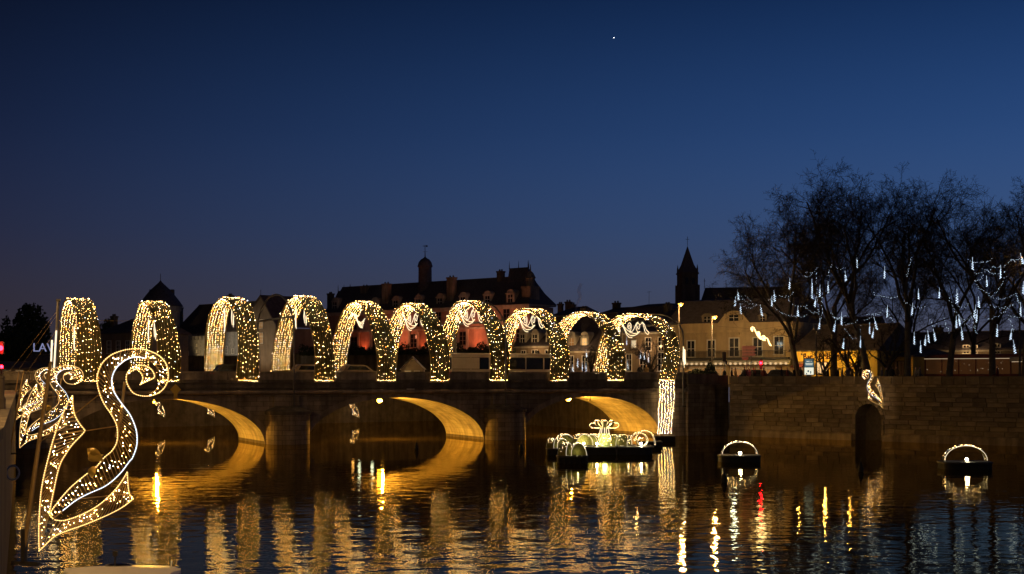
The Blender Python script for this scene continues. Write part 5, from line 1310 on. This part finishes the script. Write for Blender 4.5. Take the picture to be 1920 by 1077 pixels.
for i, (px, py, Y) in enumerate(pos):
    o = bpy.data.objects.new('spiral_light', sm[i % 3]); C.objects.link(o); o.location = P(px, py, Y); o.rotation_euler = (0, rg.uniform(-.25, .25), rg.uniform(0, 6)); o.scale = (.85, .85, .85)
    if px < 1300: lb = 'small white spiral light behind the %s hoop' % ('ninth' if px < 1140 else 'last'); o.scale = (.75,)*3
    elif px < 1450: lb = 'white spiral light hung before the church roof'
    else: lb = 'white spiral light by the %s plane tree, %s' % (nearest(px), 'high among the branches' if py < 545 else 'at middle height' if py < 600 else 'low over the quay')
    SL.append((lb, px, o))
ORD = ['leftmost', 'second', 'third', 'fourth', 'fifth', 'sixth', 'seventh', 'eighth', 'ninth', 'tenth', 'eleventh', 'twelfth']
def number(lst, cat, grp):
    by = {}
    for lb, px, o in lst: by.setdefault(lb, []).append((px, o))
    for lb, q in by.items():
        q.sort(key=lambda e: e[0])
        for i, (px, o) in enumerate(q): tag(o, lb if len(q) == 1 else '%s, %s' % (lb, 'leftmost' if i == 0 else 'rightmost' if i == len(q)-1 else ORD[i]+' from left'), cat, grp)
number(FL, 'fairy lights', 'fairy light strings in the quay trees'); number(SL, 'spiral light', 'spiral lights hung in the trees')

# ------------------------------------------------------------------ street furniture
def street_lamp(px, ytop, Y, label, power, arm=.0, head='sodium', dbl=False):
    base = G(px, Y, LAND); t = thing('street_lamp', base, label, 'street lamp', 'sodium street lamps'); zt = HC-(ytop-HY)*Y/F
    b = MB(); b.tube([base, base+Vector((0, 0, (zt-LAND)*.5)), Vector((base.x, base.y, zt-.25))], [.12, .09, .06], 8); b.build('pole', 'dark_metal', t)
    b = MB(); b.tube([Vector((base.x, base.y, zt-.3)), Vector((base.x+arm*.5, base.y-.1, zt)), Vector((base.x+arm, base.y-.2, zt))], .045, 6); b.build('arm', 'grey_metal', t)
    h = Vector((base.x+arm, base.y-.25, zt)); b = MB(); b.lathe(h, [(.08, .10), (.24, .06), (.26, -.02)], 10); b.build('head', 'dark_metal', t)
    b = MB(); b.lathe(h+Vector((0, 0, -.14)), [(.12, -.06), (.27, -.02), (.30, .10)], 12); b.build('lamp_glass', 'sodium_lens', t)
    b = MB(); b.ball(h+Vector((0, -.05, -.20)), .13); b.build('lamp_core', head, t)
    light('street_light', h-Vector((0, .9, .8)), power, (1, .58, .20), t, .12); return t
street_lamp(1273, 569, 150, 'street lamp glowing above the last garland hoop, tall pale pole', 1700, .15)
street_lamp(1335, 593, 152, 'shorter street lamp in front of the corner building', 1700, .25)
street_lamp(1912, 481, 134, 'street lamp half cut by the right border among the trees', 400, .35)
for i, Y in enumerate((12, 34, 58, 82, 106)):  # lamp row added out of view to throw warm light on bank and bridge
    x = quay_x(Y)-2.2-.03*Y; street_lamp(CX+x/Y*F, HY-8.2/Y*F, Y, 'added unseen sodium lamp of the left quay, %s from the camera' % ('nearest', 'second', 'third', 'fourth', 'fifth')[i], 3000, .5)
# lamps added on the far quay, hidden by the bridge, for their water streaks
ql = []
for px, z, e, mt in ((300, 4.9, 0, 'lamp_orange'), (417, 4.6, 0, 'lamp_white'), (662, 4.2, 0, 'lamp_orange'), (674, 4.9, 0, 'lamp_white'), (698, 4.8, 0, 'lamp_white'), (828, 4.2, 0, 'lamp_orange'), (991, 4.4, 0, 'lamp_orange'), (985, 5.2, 0, 'lamp_orange')):
    Y = 166+(px-300)*.05 if px < 900 else 156
    b = G(px, Y, LAND-.4); lp = thing('added_quay_lamp', b, 'added globe lamp on the far quay, seen only as a streak through the arch', 'lamp', 'added globe lamps of the far quay')
    q = MB(); q.tube([b, b+Vector((0, 0, z-LAND+1.4))], .05, 6); q.build('post', 'dark_metal', lp)
    q = MB(); q.ball(b+Vector((0, 0, z-LAND+1.55)), .2); q.build('globe', mt, lp); ql.append(('added globe lamp on the far quay, hidden behind the bridge', px, lp))
number(ql, 'lamp', 'added globe lamps of the far quay')
# direction signs
sb = G(1404, 147, LAND); t = thing('direction_sign', sb, 'three stacked pink direction arrows on a post before the corner building', 'sign')
b = MB(); b.tube([sb+Vector((-.2, .05, 0)), P(1400, 648, 147.05)], .05, 6); b.tube([sb+Vector((.2, .05, 0)), P(1408, 648, 147.05)], .05, 6); b.build('post', 'grey_metal', t)
for y0, y1 in ((649, 656), (657.2, 661.5), (662.7, 667.5)):
    b = MB(); a = [(1391.5, y1), (1414.5, y1), (1418.5, (y0+y1)/2), (1414.5, y0), (1391.5, y0)]
    f = [P(x, y, 146.9) for x, y in a]; g_ = [p+Vector((0, .06, 0)) for p in f]; n = 5
    b.add(f+g_, [(0, 1, 2, 3, 4), (9, 8, 7, 6, 5)]+[(i, (i+1) % n, n+(i+1) % n, n+i) for i in range(n)]); b.build('arrow_board', 'sign_pink', t)
b = MB(); b.box(P(1391.5, 675, 146.9), (.65, 0, 0), (0, .05, 0), (0, 0, .32)); b.build('small_board', 'sign_pink', t)
sb = G(1668, 143, LAND); t = thing('direction_sign', sb, 'dim pink sign boards on a post right of the leaning trunk', 'sign')
b = MB(); b.tube([sb, P(1668, 655, 143)], .05, 6); b.build('post', 'grey_metal', t)
for y0, y1, w in ((658, 668, 10), (669, 674, 11), (676, 687, 11)):
    b = MB(); b.box(P(1645+17-w*.2, y1, 142.9), (w*143/F, 0, 0), (0, .05, 0), (0, 0, (y1-y0-.6)*143/F)); b.build('board', 'coat_tan', t)
# traffic lights
sb = G(1427, 145, LAND); t = thing('traffic_light', sb, 'traffic light shining red before the shop awning', 'traffic light')
b = MB(); b.tube([sb, P(1427, 672, 145)], .05, 6); b.build('pole', 'dark_metal', t)
b = MB(); b.box(P(1424.3, 693, 144.8), (.30, 0, 0), (0, .2, 0), (0, 0, .92)); b.build('housing', 'dark_metal', t)
b = MB(); b.ball(P(1426.5, 681, 144.72), .13); b.build('red_lamp', 'signal_red', t); light('red_light', P(1426.5, 682, 144.2), 18, (1, .02, .04), t, .12)
sb = G(1358, 146, LAND); t = thing('traffic_light', sb, 'dark traffic light seen from behind, left of the pink arrows', 'traffic light')
b = MB(); b.tube([sb, P(1358, 660, 146)], .05, 6); b.build('pole', 'dark_metal', t)
b = MB(); b.box(P(1355, 678, 145.8), (.34, 0, 0), (0, .22, 0), (0, 0, .95)); b.box(P(1360, 684, 145.8), (.2, 0, 0), (0, .18, 0), (0, 0, .4)); b.build('housing', 'dark_metal', t)
# advert panel
sb = G(1517, 146, LAND); t = thing('advert_panel', sb, 'lit advertising panel standing before the yellow bar', 'advert')
b = MB(); f0 = P(1507, 704, 146); W2 = 20*146/F; H2 = 32*146/F; b.box(f0, (W2, 0, 0), (0, .25, 0), (0, 0, H2)); b.box(f0+Vector((W2*.3, .02, -1.2)), (W2*.4, 0, 0), (0, .2, 0), (0, 0, 1.25)); b.build('casing', 'dark_metal', t)
b = MB(); b.box(f0+Vector((.08, -.02, H2*.48)), (W2-.16, 0, 0), (0, .015, 0), (0, 0, H2*.48)); b.build('poster_top', 'panel_dark', t)
b = MB(); b.box(f0+Vector((.08, -.02, .06)), (W2-.16, 0, 0), (0, .015, 0), (0, 0, H2*.42)); b.build('poster_bottom', 'panel_light', t)
b = MB()
for z, w in ((.80, .5), (.68, .7), (.60, .64)): b.box(f0+Vector((W2*(1-w)/2, -.03, H2*z)), (W2*w, 0, 0), (0, .008, 0), (0, 0, .06))
b.build('poster_bands', 'panel_light', t)
b = MB()
for x, z, w, h in ((.35, .18, .14, .2), (.6, .1, .1, .25), (.2, .06, .12, .12)): b.box(f0+Vector((W2*x, -.03, H2*z)), (W2*w, 0, 0), (0, .008, 0), (0, 0, H2*h*.6))
b.build('poster_figures', 'panel_dark', t)
# camera mast
sb = G(1531, 143, LAND); t = thing('camera_mast', sb, 'slim dark mast with a small camera before the bar lettering', 'mast')
b = MB(); b.tube([sb, P(1530, 610, 143)], [.09, .06], 7); b.build('pole', 'dark_metal', t)
b = MB(); b.box(P(1526, 618, 143), (.3, 0, 0), (0, .2, 0), (0, 0, .5)); b.ball(P(1534, 624, 142.9), .2); b.build('camera_head', 'grey_metal', t)
# scroll ornament over the street
ornament(SCROLL, P(1427, 630, 149), Vector((.80, .0, -.60)), 'diagonal white scroll ornament glowing before the corner building', .40, .05, None, 'rope_bead')
o = [x for x in C.objects if x.get('label') == 'diagonal white scroll ornament glowing before the corner building'][0]
light('scroll_light', P(1427, 630, 147.5), 60, (1, .75, .4), o, .5); light('scroll_wall_light', P(1376, 642, 158), 75, (.9, 1, .9), o, .3)
b = MB(); b.tube([P(1345, 612, 151), P(1427, 618, 149), P(1500, 606, 147)], .012, 3); b.build('span_wire', 'wire_dark', o)
# wire between the first two hoops
b = MB(); b.tube([P(185, 601, 126), P(225, 602, 127), P(262, 601, 128)], .02, 3); tag(b.build('span_wire', 'wire', loc=P(185, 601, 126)), 'thin pale wire stretched between the first and second hoops', 'wire')
# small wooden hut on the bridge
hb = G(773, 143, 5.4); t = thing('market_hut', hb, 'small pale gabled hut behind the bridge parapet, by the fifth hoop', 'hut')
f = Fr((hb.x-1.15, hb.y), (hb.x+1.15, hb.y)); b = MB(); b.prism(f, [(0, 5.4), (2.3, 5.4), (2.3, 6.75), (1.15, 7.9), (0, 6.75)], 0, 2); b.build('wall', 'car_tan', t)
b = MB()
for A, B_ in (((-.15, 6.62), (1.15, 7.95)), ((1.15, 7.95), (2.45, 6.62))): b.quad(f.p(A[0], -.15, A[1]+.06), f.p(B_[0], -.15, B_[1]+.06), f.p(B_[0], 2.1, B_[1]+.06), f.p(A[0], 2.1, A[1]+.06))
b.build('roof', 'white_paint', t); window(f, .7, 6.0, .5, .5, t, 'win_warm', mull=(1, 1)); window(f, 1.6, 6.0, .4, .5, t, 'win_dim', mull=(1, 1))

# ------------------------------------------------------------------ vehicles
def bus(o, d, L, H, z0, label, body, inside, cat='bus', name='bus', roof='bus_cream', nw=6, band='bus_light', skirt=None):
    t = thing(name, Vector((o[0], o[1], z0)), label, cat); f = Fr((o[0], o[1]), (o[0]+d[0], o[1]+d[1]))
    W2 = 2.5; b = MB(); b.fbox(f, .0, L, 0, W2, z0+.35, z0+1.25); b.build('lower_body', skirt or body, t)
    b = MB(); b.lprism(f, [(0, z0+H-.42), (W2, z0+H-.42), (W2, z0+H-.12), (W2-.25, z0+H), (.25, z0+H), (0, z0+H-.12)], 0, L); b.build('roof', roof, t)
    b = MB(); b.fbox(f, .06, L-.06, .06, W2-.06, z0+1.253, z0+H-.423); b.build('cabin', inside, t)
    wl = (L-.3)/nw
    for i in range(nw):
        b = MB(); b.fbox(f, .18+i*wl, .12+(i+1)*wl-.05, .02, .055, z0+1.30, z0+H-.52); b.build('window', 'glass_dark' if inside == 'car_dark' else 'bus_inside', t)
    b = MB()
    for i in range(nw+1): x = .12+i*wl; b.fbox(f, max(0, x-.07), min(L, x+.05), .0, .05, z0+1.253, z0+H-.423)
    b.build('pillars', body, t)
    if band: b = MB(); b.fbox(f, .2, L-.2, -.012, .03, z0+H-.50, z0+H-.45); b.build('light_strip', band, t)
    for x in (1.8, L-2.6):
        b = MB(); b.tube([f.p(x, -.02, z0+.48), f.p(x, .28, z0+.48)], .47, 14); w_ = b.build('wheel', 'rubber', t); b = MB(); b.tube([f.p(x, -.035, z0+.48), f.p(x, -.021, z0+.48)], .24, 10); b.build('rim', 'grey_metal', w_)
    for v in (.25, W2-.55): b = MB(); b.fbox(f, -.03, -.003, v, v+.3, z0+.7, z0+.95); b.build('tail_light', 'tail_red', t)
    for v in (.25, W2-.55): b = MB(); b.fbox(f, L+.003, L+.03, v, v+.3, z0+.6, z0+.85); b.build('headlight', 'white_paint', t)
    return t, f
bo = BF.p(BF.u(846, 5.2), 5.2, 0)
t, f = bus(bo, (BF.d.x, BF.d.y), 12.2, 2.85, 5.44, 'cream bus with dark windows crossing the bridge between the hoops', 'bus_cream', 'car_dark', nw=6, band=None)
b = MB(); b.fbox(f, .1, 3.0, -.02, -.002, 5.44+1.3, 5.44+2.4); b.build('cream_panel', 'bus_cream', t)
qd = QF.d; o_ = G(1702, 154); t, f = bus((o_.x, o_.y), (qd.x*.93+.0, qd.y*.62), 12.8, 3.35, LAND+.1, 'dark red coach with dim lit windows parked behind the trees', 'bus_red', 'bus_inside', 'coach', 'coach', 'bus_red', 7)
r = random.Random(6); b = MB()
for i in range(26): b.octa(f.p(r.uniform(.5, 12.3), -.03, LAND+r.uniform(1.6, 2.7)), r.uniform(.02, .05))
b.build('emissive_glints', 'bus_light', t)  # glowing dots set on the coach side in place of reflections
o_ = G(1893, 139); t, f = bus((o_.x, o_.y), (qd.x, qd.y*.6), 8, 2.9, LAND+.1, 'second dark coach cut by the right border', 'bus_red', 'bus_inside', 'coach', 'coach', 'bus_cream', 4)
def car(o, d, z0, label, paint, lit=True):
    t = thing('parked_car', Vector((o[0], o[1], z0)), label, 'car', 'cars in the street'); f = Fr((o[0], o[1]), (o[0]+d[0], o[1]+d[1])); L = 4.2
    b = MB(); b.prism(f, [(0, z0+.25), (L, z0+.25), (L, z0+.62), (L-.1, z0+.78), (L-1.1, z0+.9), (.3, z0+.95), (0, z0+.8)], 0, 1.75); b.build('body', paint, t)
    b = MB(); b.prism(f, [(.25, z0+.95), (3.2, z0+.9), (2.55, z0+1.38), (2.2, z0+1.46), (1.0, z0+1.48), (.6, z0+1.40)], .12, 1.63); b.build('cabin', paint, t)
    b = MB(); b.prism(f, [(.62, z0+.98), (2.85, z0+.96), (2.4, z0+1.32), (.85, z0+1.36)], .08, .11); b.build('side_window', 'glass_dark', t)
    for x in (.8, 3.35):
        for v in (0, 1.6): b = MB(); b.tube([f.p(x, v-.02, z0+.32), f.p(x, v+.18, z0+.32)], .32, 12); b.build('wheel', 'rubber', t)
    for v in (.12, 1.4): b = MB(); b.fbox(f, -.03, -.003, v, v+.25, z0+.66, z0+.80); b.build('tail_light', 'tail_red' if lit else 'coat_red', t); b = MB(); b.fbox(f, L+.003, L+.03, v, v+.25, z0+.55, z0+.68); b.build('headlight', 'white_paint', t)
for px, w, paint, lb, lit in ((548, 3.2, 'car_tan', 'tan car on the bridge between the lamp hoop and the fourth hoop', False), (640, 3.4, 'car_tan', 'tan car on the bridge between the fourth and fifth hoops', False), (402, 3.0, 'car_dark', 'dark car with a red tail light by the third hoop', True)):
    p = BF.p(BF.u(px, w), w); car((p.x, p.y), (BF.d.x, BF.d.y), 5.62, lb, paint, lit)
for px, Y, lb, lit, paint in ((1384, 150, 'dark car with red tail lights before the shop, beside the pedestrians', True, 'car_dark'), (1434, 151, 'dark car stopped right of the red traffic light', False, 'car_dark'), (1276, 156, 'pale car parked at the left end of the corner building', False, 'car_tan')):
    o_ = G(px, Y); car((o_.x, o_.y), (.97, -.2), LAND+.35, lb, paint, lit)

# ------------------------------------------------------------------ people on the quay
def person_mesh(kind, coat):
    r = random.Random(kind)
    st = (.10, .20, .14)[kind % 3]; ab = (.06, .12, .22)[kind % 3]
    J = [((0, 0, .95), .135), ((0, 0, 1.12), .135), ((0, 0, 1.32), .165), ((0, 0, 1.47), .075), ((0, -.01, 1.56), .07), ((0, -.015, 1.66), .098), ((0, -.01, 1.75), .072)]
    E = [(0, 1), (1, 2), (2, 3), (3, 4), (4, 5), (5, 6)]
    for s in (-1, 1):
        a = len(J); J += [((s*.10, 0, .88), .105), ((s*.11, -st*s*.5, .48), .075), ((s*.11, st*s*.25, .09), .05), ((s*.115, st*s*.25-.12, .04), .042)]
        E += [(0, a), (a, a+1), (a+1, a+2), (a+2, a+3)]
        a = len(J); J += [((s*.20, 0, 1.38), .068), ((s*(.24+ab*.3), .02+ab*.2, 1.10), .055), ((s*(.22+ab*.1), -.10-ab, .88), .04), ((s*.215, -.16-ab, .80), .036)]
        E += [(2, a), (a, a+1), (a+1, a+2), (a+2, a+3)]
    me = bpy.data.meshes.new('person'); me.from_pydata([j[0] for j in J], E, []); o = bpy.data.objects.new('tmp', me); C.objects.link(o)
    m = o.modifiers.new('s', 'SKIN'); m.use_smooth_shade = True
    sv = me.skin_vertices[0].data
    for i, j in enumerate(J): sv[i].radius = (j[1]*1.25 if i in (1, 2) else j[1], j[1]); sv[i].use_root = (i == 0)
    o.modifiers.new('d', 'SUBSURF').levels = 1
    dg = bpy.context.evaluated_depsgraph_get(); out = bpy.data.meshes.new_from_object(o.evaluated_get(dg)); bpy.data.objects.remove(o)
    out.materials.clear()
    for m_ in (coat, 'trousers', 'skin', 'hair'): out.materials.append(M[m_])
    for p in out.polygons:
        c = p.center
        p.material_index = 1 if c.z < .74 and abs(c.x) < .19 else 2 if (c.z > 1.5 and c.y < .02 and c.z < 1.71) or (c.z < .85 and abs(c.x) > .19) else 3 if c.z > 1.5 else 0
    return out
PM = [person_mesh(i, c) for i, c in enumerate(('coat_dark', 'coat_grey', 'coat_red', 'coat_tan', 'coat_dark', 'coat_grey'))]
cn = ['dark', 'grey', 'dark red', 'tan', 'dark', 'grey']
ppl = [(1358, 0, 'standing alone below the dark traffic light'), (1372, 4, 'left of a pair beside the car tail lights'), (1379, 3, 'right of a pair beside the car tail lights'), (1396, 0, 'below the pink arrows'), (1404, 5, 'second below the pink arrows'), (1413, 4, 'just left of the red traffic light'), (1432, 2, 'just right of the red traffic light'),
       (1465, 0, 'left of two before the dark shop window'), (1476, 2, 'right of two before the dark shop window'), (1489, 4, 'against the first plane trunk'), (1501, 0, 'just left of the lit advert panel'), (1552, 4, 'before the bar window'), (1571, 0, 'right of the second plane trunk'), (1579, 1, 'in a pale coat before the yellow wall'), (1589, 5, 'left of the pollarded tree'), (1598, 0, 'beside the pollarded tree'), (1613, 4, 'left of the leaning trunk'),
       (1653, 5, 'under the dim sign boards'), (1662, 0, 'right of the dim sign boards'), (1672, 4, 'before the ochre garage doors'), (1681, 3, 'second before the ochre garage doors'), (1717, 1, 'left of a pair before the coach'), (1724, 1, 'right of a pair before the coach'), (1870, 2, 'beside the right end of the coach')]
for i, (px, k, wh) in enumerate(ppl):
    Y = quay_y(px)+2.0+(i % 3)*.8
    o = bpy.data.objects.new('person', PM[k]); C.objects.link(o); o.location = G(px, Y, LAND+.22); o.rotation_euler = (0, 0, rnd.uniform(-2.5, 2.5)); s = rnd.uniform(.97, 1.08); o.scale = (s, s, s)
    tag(o, 'person in a %s coat %s' % (cn[k], wh), 'person', 'people on the right quay')
for px, Y, k, wh in ((1200, 150, 4, 'walking at the bridge end inside the last hoop'), (1212, 152, 3, 'further along at the bridge end inside the last hoop'), (1247, 150, 2, 'close to the last hoop near the bridge end')):
    o = bpy.data.objects.new('person', PM[k]); C.objects.link(o); o.location = G(px, Y, 5.5); o.rotation_euler = (0, 0, px); tag(o, 'person in a %s coat %s' % (cn[k], wh), 'person', 'people on the bridge')
b = MB(); b.poly([QF.p(0, .8, LAND+.2), QF.p(66, .8, LAND+.2), QF.p(66, 8, LAND+.2), QF.p(0, 8, LAND+.2)]); b.fbox(QF, 0, 66, 8.003, 8.2, LAND-.05, LAND+.2); tag(b.build('pavement', 'paving'), kind='structure')
# abutment at the right end of the bridge
t = thing('abutment', BF.p(23.4, -.6, 0), 'dark stone abutment between the bridge and the quay wall', 'abutment')
b = MB(); b.fbox(BF, 22.06, 25.3, -.7, 4, -.8, 5.2); b.fbox(BF, 25.303, 27.2, -.2, 4, -.8, 5.2); b.build('wall', 'ashlar', t)
b = MB(); b.fbox(BF, 21.9, 25.45, -.95, 1.2, 5.203, 6.25); b.fbox(BF, 25.453, 26.9, -.6, 1, 5.203, 6.1); b.build('parapet_block', 'stone_dark', t)
# evening star
b = MB(); b.ball(P(1151, 71, 3000), .85, n=8); tag(b.build('star', 'star', loc=P(1151, 71, 3000)), 'single bright star high in the evening sky', 'star')
# chimney smoke
m = bpy.data.materials.new('smoke'); m.use_nodes = True; nt_ = m.node_tree; nt_.nodes.remove(nt_.nodes['Principled BSDF'])
pv = nt_.nodes.new('ShaderNodeVolumePrincipled'); pv.inputs['Density'].default_value = .6; pv.inputs['Color'].default_value = (.97, .96, .95, 1); nt_.links.new(pv.outputs[0], nt_.nodes['Material Output'].inputs['Volume']); M['smoke'] = m
b = MB(); b.tube(catmull([P(1080, 583, 221), P(1082, 570, 221), P(1088, 556, 221), P(1085, 545, 221), P(1090, 532, 221)], 4), [.14+.035*i-.0016*i*i for i in range(17)], 8); o = b.build('smoke', 'smoke', loc=P(1080, 583, 221), smooth=True); tag(o, kind='stuff')
